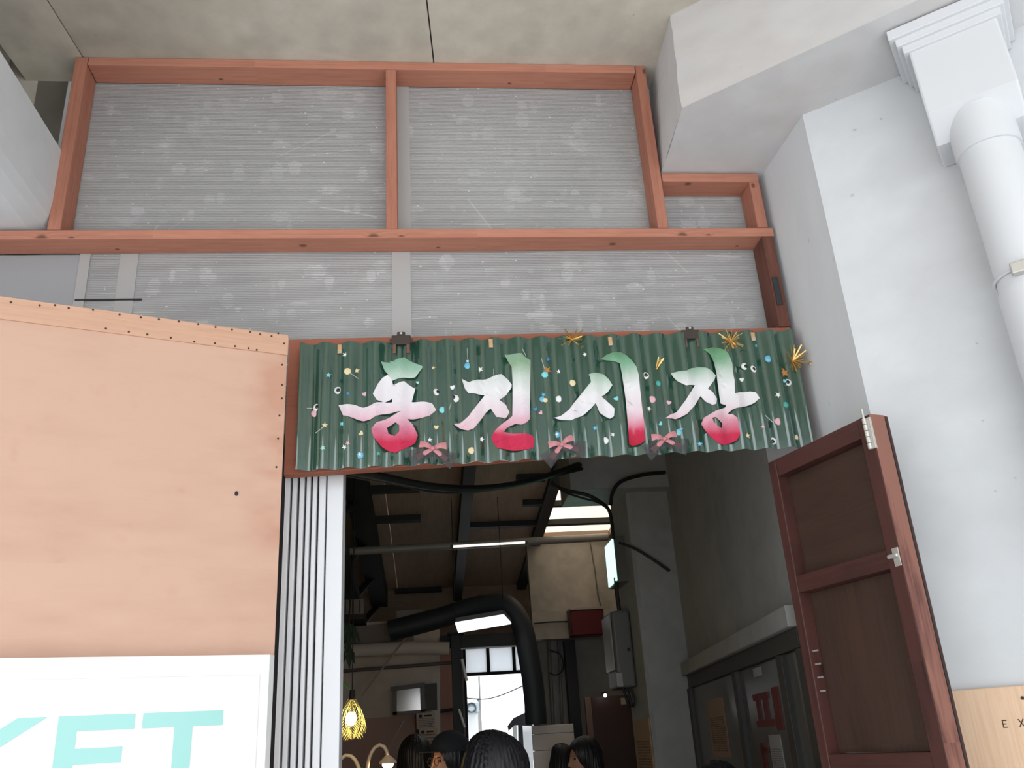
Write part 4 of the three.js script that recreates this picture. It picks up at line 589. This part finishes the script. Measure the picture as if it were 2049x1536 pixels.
single('wall_notice', sheetUV(platePx([[838, 1459], [874, 1456], [875, 1489], [840, 1490]], -4.98, 0.004)), paper(printTex(128, 128, 83, 'rgb(182,162,142)', 'rgb(60,50,48)', 3, true)), 'lower cream notice overlapping below another notice on the batten', 'notice');
single('tan_bar', bar(pz(822, 1262, -4.885), pz(724, 1392, -4.885), 0.007, 6), flat([0.42, 0.35, 0.27], 0.8), 'thin tan bar slanting in front of the air duct', 'cord');  // thin slanting bar in one even tan
single('tan_bar', bar(pz(808, 1440, -4.7), pz(752, 1545, -4.7), 0.009, 6), flat([0.40, 0.32, 0.26], 0.8), 'thin tan bar slanting in front of the reddish boarding', 'cord');

// ---------- back of the hall, right of the opening ----------
structMesh('wall_back', platePx([[1052, 1070], [1240, 1060], [1244, 1273], [1068, 1279]], ZB, 0.12), M.beige);
single('wall_crack_cable', tube([pz(1180, 1080, -5.19), pz(1190, 1140, -5.19), pz(1199, 1200, -5.19), pz(1205, 1216, -5.19)], 0.005, 20, 6), flat([0.14, 0.12, 0.10], 0.7), 'thin dark wire down the beige wall to the red box', 'wire');
single('wall_wire', tube([pz(1068, 1247, -5.18), pz(1100, 1244, -5.18), pz(1140, 1243, -5.18)], 0.007, 12, 6), M.blackRubber, 'dark wire along the foot of the beige wall', 'wire');
{ const b = thing('hose_cabinet', 'dark red box with a pale rim at the foot of the beige wall', 'cabinet'), a = pz(1141, 1221, -5.0), c = pz(1212, 1268, -5.0); part(b, 'body', bx(a.x, c.x, c.y, a.y, -5.19, -5.0, 0.01), M.red); part(b, 'rim', bx(a.x - 0.005, c.x + 0.005, a.y, a.y + 0.022, -5.19, -4.99, 0.004), flat([0.36, 0.30, 0.26], 0.5)); }
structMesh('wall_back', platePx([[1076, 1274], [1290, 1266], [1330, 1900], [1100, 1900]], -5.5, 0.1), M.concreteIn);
for (const [x0, x1, r, l] of [[1098, 1108, 0.016, 'thin grey conduit beside the black duct below the beige wall'], [1118, 1126, 0.011, 'thinner grey conduit right of another one below the beige wall']]) single('conduit', bar(pz(x0, 1278, -5.35), pz(x1, 1470, -5.35), r, 10), flat([0.15, 0.15, 0.14], 0.5), l, 'pipe');
single('wire_loop', tube([pz(1100, 1300, -5.3), pz(1122, 1310, -5.3), pz(1126, 1340, -5.3), pz(1112, 1350, -5.3), pz(1098, 1345, -5.3)], 0.006, 24, 6), M.blackRubber, 'loose loop of black wire hanging from the conduits', 'wire');
single('door_jamb', bx(pz(1138, 1400, -5.3).x, pz(1160, 1400, -5.3).x, 0, pz(1140, 1280, -5.3).y, -5.4, -5.3, 0.003), M.steel, 'black upright jamb between the conduits and the brown door', 'jamb');
{ const d = thing('brown_door', 'dark reddish brown door with a pale worn edge at the back of the hall', 'door'), a = pz(1182, 1394, -4.9), b = pz(1246, 1394, -4.9), e = pz(1170, 1394, -4.9); part(d, 'panel', bx(a.x, b.x + 0.06, 0.01, a.y, -4.94, -4.9, 0.003), flat([0.055, 0.024, 0.017], 0.5)); part(d, 'edge', bx(e.x, a.x, 0.01, a.y, -4.95, -4.9, 0.003), flat([0.22, 0.14, 0.105], 0.6), 'pale worn door edge'); }
{ const l = thing('spot_lamp', 'tiny bright spot lamp above the brown door', 'lamp'), p = pz(1211, 1391, -4.8); part(l, 'bulb', new THREE.SphereGeometry(0.014, 12, 8).translate(p.x, p.y, p.z), emis([1, 0.92, 0.85], 3)); part(l, 'socket', bx(p.x - 0.012, p.x + 0.012, p.y + 0.013, p.y + 0.03, -4.9, -4.79, 0.002), M.iron); }
{ // whitewashed partition made of boards
  const w = thing('white_partition', 'low whitewashed partition of wide boards beside the bright opening', 'partition'), a = pz(1064, 1452, -4.6), b = pz(1147, 1447, -4.6), m = flat([0.78, 0.72, 0.67], 0.8); let y = a.y; for (const [h, k] of [[0.062, 0], [0.115, 1], [0.4, 2], [0.45, 3], [0.48, 4]]) { if (y - h > 0) part(w, 'board', bx(a.x, b.x, Math.max(0.005, y - h + 0.003), y, -4.63, -4.6, 0.003), m); y -= h; }
}
single('flexible_duct', tube([[780, 1262, -4.75], [880, 1236, -4.7], [960, 1212, -4.65], [1015, 1212, -4.6], [1043, 1250, -4.6], [1059, 1320, -4.6], [1069, 1390, -4.6], [1073, 1448, -4.6]].map(([a, b, z]) => pz(a, b, z)), 0.082, 80, 20), flat([0.020, 0.025, 0.030], 0.55), 'thick black flexible duct curving down beside the bright opening', 'duct');
{ // tilted panel light
  const l = thing('panel_light', 'tilted white glowing panel light under the dark roof', 'lamp'), c = [[911, 1248], [1008, 1232], [1023, 1248], [917, 1266]].map(([x, y], i) => pz(x, y, i < 2 ? -4.12 : -4.36));
  const quad = (dy) => { const g = new THREE.BufferGeometry(), p = []; const lo = c.map((v) => v.clone()), hi = c.map((v) => v.clone().add(V3(0, dy, 0))); const q = (a, b, d, e) => p.push(...a.toArray(), ...b.toArray(), ...d.toArray(), ...a.toArray(), ...d.toArray(), ...e.toArray()); q(lo[0], lo[1], lo[2], lo[3]); q(hi[3], hi[2], hi[1], hi[0]); for (let i = 0; i < 4; i++) q(lo[i], lo[(i + 1) % 4], hi[(i + 1) % 4], hi[i]); g.setAttribute('position', new THREE.Float32BufferAttribute(p, 3)); g.computeVertexNormals(); return g; };
  part(l, 'diffuser', quad(0.012), emis([0.95, 0.97, 1], 0.55)); const hs = part(l, 'housing', quad(0.03), M.greyBox); hs.position.y = 0.014;
  for (const v of [c[0], c[1]]) part(l, 'hanger', bar(v.clone().add(V3(0, 0.02, 0)), V3(v.x, roofY(v.z), v.z), 0.003, 6), M.blackRubber);
  const m = c.reduce((s, v) => s.add(v), V3(0, 0, 0)).multiplyScalar(0.25), L = new THREE.RectAreaLight(0xf4f8ff, 0.5, 0.36, 0.2); L.position.copy(m).y -= 0.02; L.lookAt(m.x, 0, m.z); scene.add(L);
}

// ---------- pendant lamp with palm fronds, plants, goose-neck lamps ----------
{
  const z = -2.0, p = thing('pendant_lamp', 'glowing pendant bulb wrapped in yellow green palm fronds', 'lamp'), b = pz(698, 1438, z), t = pz(705, 1385, z);
  part(p, 'cord', bar(t, V3(t.x, roofY(z) - 0.01, z), 0.003, 6), M.blackRubber);
  part(p, 'socket', new THREE.CylinderGeometry(0.012, 0.016, 0.045, 12).translate(t.x, t.y - 0.01, z), M.iron);
  part(p, 'bulb', new THREE.SphereGeometry(0.026, 16, 12).scale(1, 1.25, 1).translate(b.x + 0.01, b.y, z), emis([1, 0.86, 0.55], 3));
  const L = new THREE.PointLight(0xffdf9a, 0.10, 0, 2); L.position.set(b.x + 0.01, b.y, z); L.castShadow = true; L.shadow.radius = 1; scene.add(L);
  const fm = new THREE.MeshPhysicalMaterial({ color: new THREE.Color().setRGB(0.60, 0.58, 0.26), transmission: 0.45, roughness: 0.9, thickness: 0, side: THREE.DoubleSide }), fd = new THREE.MeshPhysicalMaterial({ color: new THREE.Color().setRGB(0.16, 0.16, 0.07), transmission: 0.15, roughness: 0.9, thickness: 0, side: THREE.DoubleSide });
  const r = rng(77), top = V3(t.x, t.y - 0.03, z), H = t.y - pz(700, 1478, z).y - 0.03;
  for (let f = 0; f < 5; f++) {   // fronds hang round the bulb, each with narrow leaflets either side of a stalk
    const a = (f / 5) * Math.PI * 2 + 0.3, gs = [], out = (s) => Math.sin(Math.min(1, s * 1.15) * Math.PI * 0.85) * 0.052 + 0.006, at = (s) => V3(top.x + Math.cos(a) * out(s), top.y - s * H, top.z + Math.sin(a) * out(s)), side = V3(-Math.sin(a), 0, Math.cos(a));
    gs.push(tube([at(0), at(0.3), at(0.6), at(0.95)], 0.0016, 12, 5).toNonIndexed());
    for (let k = 0; k < 12; k++) for (const s of [-1, 1]) { const q = at(0.1 + k * 0.073), l = 0.062 * Math.sin(0.35 + (k / 12) * 2.5) * (0.85 + r() * 0.3), e = q.clone().addScaledVector(side, s * l * 0.62).add(V3(0, -l * 0.75, 0)), u = V3(0, 0.0030, 0), md = q.clone().lerp(e, 0.5); const v = [q, md.clone().add(u), e, q, e, md.clone().sub(u)], g = new THREE.BufferGeometry(); g.setAttribute('position', new THREE.Float32BufferAttribute(v.flatMap((w) => w.toArray()), 3)); g.computeVertexNormals(); g.setAttribute('uv', new THREE.Float32BufferAttribute(new Float32Array(12), 2)); gs.push(g); }
    part(p, 'frond', mergeGeometries(gs), fm);
  }
  for (let f = 0; f < 3; f++) { const a = 0.6 + f * 2.1, gs = []; for (let k = 0; k < 7; k++) { const s = top.clone().add(V3(0, 0.02 - k * 0.007, 0)), e = s.clone().add(V3(Math.cos(a) * (0.03 + k * 0.004), -0.028, Math.sin(a) * 0.03)); gs.push(bar(s, e, 0.0012, 5)); } part(p, 'dry_frond', mergeGeometries(gs), fd, 'dark dry leaf base'); }
}
{
  const leafG = (q, d, l, w) => { const g = new THREE.BufferGeometry(), e = q.clone().addScaledVector(d, l), s = V3(0, 0, 1).cross(d).normalize().multiplyScalar(w), m = q.clone().lerp(e, 0.45).add(V3(0, 0, 0.01)), v = [q, m.clone().add(s), e, q, e, m.clone().sub(s)]; g.setAttribute('position', new THREE.Float32BufferAttribute(v.flatMap((x) => x.toArray()), 3)); g.computeVertexNormals(); return g; };
  const p = thing('hanging_plant', 'dark green leafy plant hanging from the cross pipe above the pendant lamp', 'plant'), r = rng(5), dg = new THREE.MeshPhysicalMaterial({ color: new THREE.Color().setRGB(0.05, 0.085, 0.05), roughness: 0.7, side: THREE.DoubleSide }); 
  part(p, 'stem', tube([pz(704, 1102, -4.2), pz(702, 1180, -4.1), pz(697, 1260, -4.0), pz(694, 1320, -4.0)], 0.006, 20, 6), M.iron);
  for (let i = 0; i < 26; i++) { const q = pz(696 + (r() - 0.5) * 14, 1240 + r() * 65, -4.0); q.z += (r() - 0.5) * 0.1; part(p, 'leaf', leafG(q, V3((r() - 0.5) * 1.4, -0.5 - r(), (r() - 0.5) * 0.4).normalize(), 0.09 + r() * 0.07, 0.02), dg); }
  const g2 = thing('green_sprig', 'bright green palm leaf tip beside the sliding door stack', 'plant'), gm = new THREE.MeshPhysicalMaterial({ color: new THREE.Color().setRGB(0.24, 0.40, 0.12), transmission: 0.3, roughness: 0.8, thickness: 0, side: THREE.DoubleSide }), a = pz(664, 1345, -1.6), b = pz(694, 1372, -1.6);
  part(g2, 'stem', tube([V3(a.x - 0.05, roofY(-1.6) - 0.002, -1.6), a.clone().add(V3(-0.05, 0.3, 0)), a, b], 0.003, 20, 6), gm); for (let k = 0; k < 8; k++) { const q = a.clone().lerp(b, k / 8); part(g2, 'leaf', leafG(q, V3(0.75, -0.65, 0).normalize(), 0.05 - k * 0.002, 0.008), gm); }
}
const goose = (label, pts, z, lit) => {
  const l = thing('goose_neck_lamp', label, 'lamp'), m = flat([0.62, 0.52, 0.45], 0.4), ps = pts.map(([a, b]) => pz(a, b, z)); const f = ps[0].clone(); f.y = 0.02;
  part(l, 'neck', tube([V3(f.x, 0.05, z), V3(f.x, 0.7, z), V3(f.x, 1.2, z), ...ps], 0.0095, 60, 8), m); part(l, 'foot', new THREE.CylinderGeometry(0.11, 0.12, 0.03, 24).translate(f.x, 0.016, z), m);
  const e = ps[ps.length - 1], sh = new THREE.LatheGeometry([[0.010, 0.03], [0.02, 0.022], [0.045, 0.0], [0.047, -0.012], [0.044, -0.012], [0.018, 0.018]].map((q) => new THREE.Vector2(...q)), 24).translate(e.x, e.y - 0.02, z); part(l, 'shade', sh, m);
  part(l, 'bulb', new THREE.SphereGeometry(0.030, 14, 10).scale(1, 0.7, 1).translate(e.x, e.y - 0.036, z), lit ? emis([1, 0.80, 0.60], 4) : M.white); if (lit) { const L = new THREE.PointLight(0xffc890, 0.07, 0, 2); L.position.set(e.x, e.y - 0.036, z); L.castShadow = true; scene.add(L); }
};
goose('lit goose neck lamp with a bent pinkish neck in front of the reddish boarding', [[735, 1536], [742, 1508], [755, 1491], [766, 1491], [773, 1500], [776, 1514]], -2.6, true);
goose('unlit goose neck lamp arching beside the sliding door stack', [[670, 1540], [680, 1520], [693, 1510], [704, 1513], [713, 1524], [719, 1540]], -2.4, false);

// ================= PEOPLE =================
const len = Math.hypot, smin = (a, b, k) => { const h = Math.max(0, Math.min(1, 0.5 + (0.5 * (b - a)) / k)); return b + (a - b) * h - k * h * (1 - h); };
const cap = (p, a, b, ra, rb) => { const bx_ = b[0] - a[0], by = b[1] - a[1], bz = b[2] - a[2], t = Math.max(0, Math.min(1, ((p[0] - a[0]) * bx_ + (p[1] - a[1]) * by + (p[2] - a[2]) * bz) / (bx_ * bx_ + by * by + bz * bz))); return len(p[0] - a[0] - bx_ * t, p[1] - a[1] - by * t, p[2] - a[2] - bz * t) - ra - (rb - ra) * t; };
const ell = (p, c, r) => { const x = (p[0] - c[0]) / r[0], y = (p[1] - c[1]) / r[1], z = (p[2] - c[2]) / r[2], k = len(x, y, z); return (k - 1) * Math.min(...r); };
function sdfMesh(fn, c, h, res) {
  const mc = new MarchingCubes(res, new THREE.MeshBasicMaterial(), false, false, 60000); mc.isolation = 0; const hf = res / 2;
  for (let k = 0; k < res; k++) for (let j = 0; j < res; j++) for (let i = 0; i < res; i++) mc.field[i + j * res + k * res * res] = -fn([c[0] + (h[0] * (i - hf)) / hf, c[1] + (h[1] * (j - hf)) / hf, c[2] + (h[2] * (k - hf)) / hf]);
  mc.update();
  const n = mc.count, ps = new Float32Array(n * 3), ns = new Float32Array(n * 3), e = 0.002;
  for (let i = 0; i < n; i++) {
    const p = [0, 1, 2].map((a) => c[a] + h[a] * mc.positionArray[i * 3 + a]), g = [fn([p[0] + e, p[1], p[2]]) - fn([p[0] - e, p[1], p[2]]), fn([p[0], p[1] + e, p[2]]) - fn([p[0], p[1] - e, p[2]]), fn([p[0], p[1], p[2] + e]) - fn([p[0], p[1], p[2] - e])], l = len(...g) || 1;
    for (let a = 0; a < 3; a++) { ps[i * 3 + a] = p[a]; ns[i * 3 + a] = g[a] / l; }
  }
  const g = new THREE.BufferGeometry(); g.setAttribute('position', new THREE.BufferAttribute(ps, 3)); g.setAttribute('normal', new THREE.BufferAttribute(ns, 3)); return g;
}
// everything for a figure 1.60 m tall, feet at the origin, facing +z; hands rest in the coat pockets
const HY = 1.485;   // middle of the head
const bodyF = (p) => {
  const x = Math.abs(p[0]), q = [x, p[1], p[2]]; let d = ell(q, [0, 1.16, 0], [0.165, 0.20, 0.105]);
  d = smin(d, ell(q, [0, 0.93, 0.0], [0.160, 0.17, 0.115]), 0.08); d = smin(d, cap(q, [0.05, 1.315, -0.005], [0.155, 1.285, 0], 0.055, 0.058), 0.05); d = smin(d, cap(q, [0, 1.30, -0.01], [0, 1.43, 0.0], 0.056, 0.050), 0.04);
  d = smin(d, cap(q, [0.165, 1.275, 0], [0.215, 1.02, -0.03], 0.050, 0.042), 0.03); d = smin(d, cap(q, [0.215, 1.02, -0.03], [0.155, 0.88, 0.09], 0.042, 0.040), 0.03);
  d = smin(d, cap(q, [0.085, 0.84, 0], [0.090, 0.46, 0.01], 0.088, 0.060), 0.05); d = smin(d, cap(q, [0.090, 0.46, 0.01], [0.092, 0.08, -0.01], 0.056, 0.040), 0.03); d = smin(d, cap(q, [0.092, 0.035, -0.03], [0.100, 0.03, 0.13], 0.038, 0.032), 0.03);
  return d;
};
const headF = (p) => {
  const x = Math.abs(p[0]), q = [x, p[1] - HY, p[2]]; let d = ell(q, [0, 0.020, -0.008], [0.074, 0.095, 0.092]);
  d = smin(d, ell(q, [0, -0.045, 0.022], [0.056, 0.068, 0.066]), 0.04); d = smin(d, ell(q, [0, -0.098, 0.055], [0.026, 0.018, 0.020]), 0.025);
  d = smin(d, cap(q, [0, 0.005, 0.085], [0, -0.030, 0.103], 0.008, 0.012), 0.012); d = smin(d, ell(q, [0, -0.066, 0.083], [0.024, 0.008, 0.010]), 0.008);
  d = smin(d, ell(q, [0.076, -0.012, -0.008], [0.009, 0.030, 0.018]), 0.006); d = Math.max(d, -ell(q, [0.031, 0.006, 0.098], [0.016, 0.009, 0.016])); d = smin(d, ell(q, [0.030, 0.004, 0.072], [0.013, 0.011, 0.012]), 0.004);
  d = smin(d, cap(q, [0, -0.07, -0.015], [0, -0.15, -0.02], 0.048, 0.050), 0.03); return d;
};
const shell = (p) => ell([p[0], p[1] - HY, p[2]], [0, 0.028, -0.014], [0.094, 0.110, 0.108]);
const faceCut = (p, low = -0.02, w = 0.066) => { const y = p[1] - HY; return Math.max(ell([p[0], y, p[2]], [0, -0.045, 0.105], [w, 0.115, 0.085]), -1); };
const hairF = {
  long: (p) => { const an = Math.atan2(p[0], p[2] + 0.02), strand = (fbm(an * 7 + 20, p[1] * 3 + an) - 0.5) * 0.006 + Math.sin(an * 46 + fbm(an * 3 + 9, p[1] * 9) * 9) * 0.0008; let d = smin(shell(p), ell([p[0], p[1] - HY, p[2]], [0, -0.13, -0.055], [0.118, 0.20, 0.075]), 0.05) + strand; return Math.max(d, -faceCut(p)); },
  short: (p) => { const an = Math.atan2(p[0], p[2] + 0.02), strand = (fbm(an * 7 + 20, p[1] * 3 + an) - 0.5) * 0.006 + Math.sin(an * 40 + fbm(an * 3 + 9, p[1] * 9) * 9) * 0.0008; let d = smin(shell(p), ell([p[0], p[1] - HY, p[2]], [0, -0.02, -0.045], [0.088, 0.095, 0.085]), 0.03) + strand; d = Math.max(d, -(p[1] - HY + 0.105)); return Math.max(d, -faceCut(p, 0, 0.072)); },
  bob: (p) => { const an = Math.atan2(p[0], p[2] + 0.02), strand = (fbm(an * 7 + 20, p[1] * 3 + an) - 0.5) * 0.006 + Math.sin(an * 42 + fbm(an * 3 + 9, p[1] * 9) * 9) * 0.0008; let d = smin(shell(p), ell([p[0], p[1] - HY, p[2]], [0, -0.045, -0.035], [0.108, 0.10, 0.090]), 0.04); d = smin(d, ell([p[0], p[1] - HY, p[2]], [0.02, 0.105, -0.03], [0.05, 0.035, 0.05]), 0.03) + strand; return Math.max(d, -faceCut(p)); },
};
const bodyG = sdfMesh(bodyF, [0, 0.73, 0], [0.32, 0.78, 0.24], 60), headG = sdfMesh(headF, [0, HY - 0.02, 0.0], [0.12, 0.17, 0.15], 56), hairG = Object.fromEntries(Object.entries(hairF).map(([k, f]) => [k, sdfMesh(f, [0, HY - 0.09, -0.02], [0.17, 0.26, 0.17], 60)]));
const eyeBall = new THREE.SphereGeometry(0.0115, 12, 8), browG = bx(-0.014, 0.014, -0.002, 0.002, -0.002, 0.003, 0.001), lipG = new THREE.SphereGeometry(0.02, 12, 6).scale(1, 0.28, 0.4);
const dark = flat([0.010, 0.009, 0.009], 0.4), lip = flat([0.38, 0.12, 0.11], 0.5);
function person(label, px, top, z, turn, style, coat, opt = {}) {
  const p = pz(px, top, z), k = p.y / 1.626, g = thing('person', label, 'person', opt.group); g.position.set(p.x, 0, z); g.rotation.y = turn; g.scale.setScalar(k); g.userData.keep = true;
  part(g, 'body', bodyG, coat); const h = part(g, 'head', headG, M.skin); h.userData.label = 'bare face and neck';
  for (const s of [-1, 1]) { part(h, 'eye', eyeBall, dark).position.set(s * 0.031, HY + 0.005, 0.074); part(h, 'eyebrow', browG, dark).position.set(s * 0.031, HY + 0.024, 0.084); }
  part(h, 'lips', lipG, lip).position.set(0, HY - 0.067, 0.086);
  part(g, 'hair', hairG[style], opt.hair ?? M.hair, 'black hair');
  if (opt.cap) { const c = part(g, 'cap', new THREE.SphereGeometry(0.108, 24, 10, 0, Math.PI * 2, 0, Math.PI / 2).scale(0.95, 1.0, 1.08).translate(0, HY + 0.048, -0.01), opt.cap, 'dark blue cap'); part(c, 'brim', new THREE.CylinderGeometry(0.085, 0.085, 0.006, 24, 1, false, -Math.PI / 2, Math.PI).translate(0, HY + 0.052, 0.085), opt.cap); }
  if (opt.glasses) { for (const s of [-1, 1]) part(h, 'spectacle_rim', new THREE.TorusGeometry(0.020, 0.0018, 6, 18), M.iron).position.set(s * 0.031, HY + 0.003, 0.100); part(h, 'spectacle_bridge', bx(-0.011, 0.011, HY + 0.004, HY + 0.007, 0.099, 0.102, 0), M.iron); for (const s of [-1, 1]) part(h, 'spectacle_arm', bx(s * 0.076 - 0.001, s * 0.076 + 0.001, HY + 0.003, HY + 0.007, -0.01, 0.09, 0), M.iron); }
  return g;
}
person('person with short black hair seen from behind just inside the doorway', 997, 1462, -0.36, 1.9, 'bob', flat([0.03, 0.032, 0.04], 0.8));
person('person with long black hair in a dark coat standing before the white notices', 835, 1467, -3.5, 2.6, 'long', flat([0.018, 0.02, 0.018], 0.85));
person('person in a dark blue cap and glasses, head bowed, beside the black post', 897, 1466, -2.65, -1.0, 'short', flat([0.02, 0.025, 0.035], 0.85), { cap: flat([0.012, 0.016, 0.026], 0.8), glasses: true });
person('person with chin length dark hair beside the whitewashed partition', 1125, 1487, -4.1, 2.9, 'bob', flat([0.02, 0.018, 0.016], 0.85));
person('person with long straight black hair in front of the brown door', 1163, 1471, -3.4, -1.2, 'long', flat([0.012, 0.012, 0.012], 0.85));
person('person with black hair below the tan poster of the side window', 1432, 1518, -0.72, 3.0, 'short', flat([0.02, 0.02, 0.02], 0.85));

// ---------- put every object's origin at its own base ----------
scene.updateMatrixWorld(true);
for (const o of scene.children) {
  if (!(o.isMesh || o.isGroup) || o.userData.keep) { if (o.userData.keep) delete o.userData.keep; continue; }
  const b = new THREE.Box3().setFromObject(o); if (b.isEmpty()) continue;
  const c = V3((b.min.x + b.max.x) / 2, b.min.y, (b.min.z + b.max.z) / 2);
  if (o.isMesh) { o.geometry.translate(-c.x, -c.y, -c.z); o.position.add(c); } else { o.position.copy(c); for (const k of o.children) k.position.sub(c); }
}
renderer.render(scene, camera);
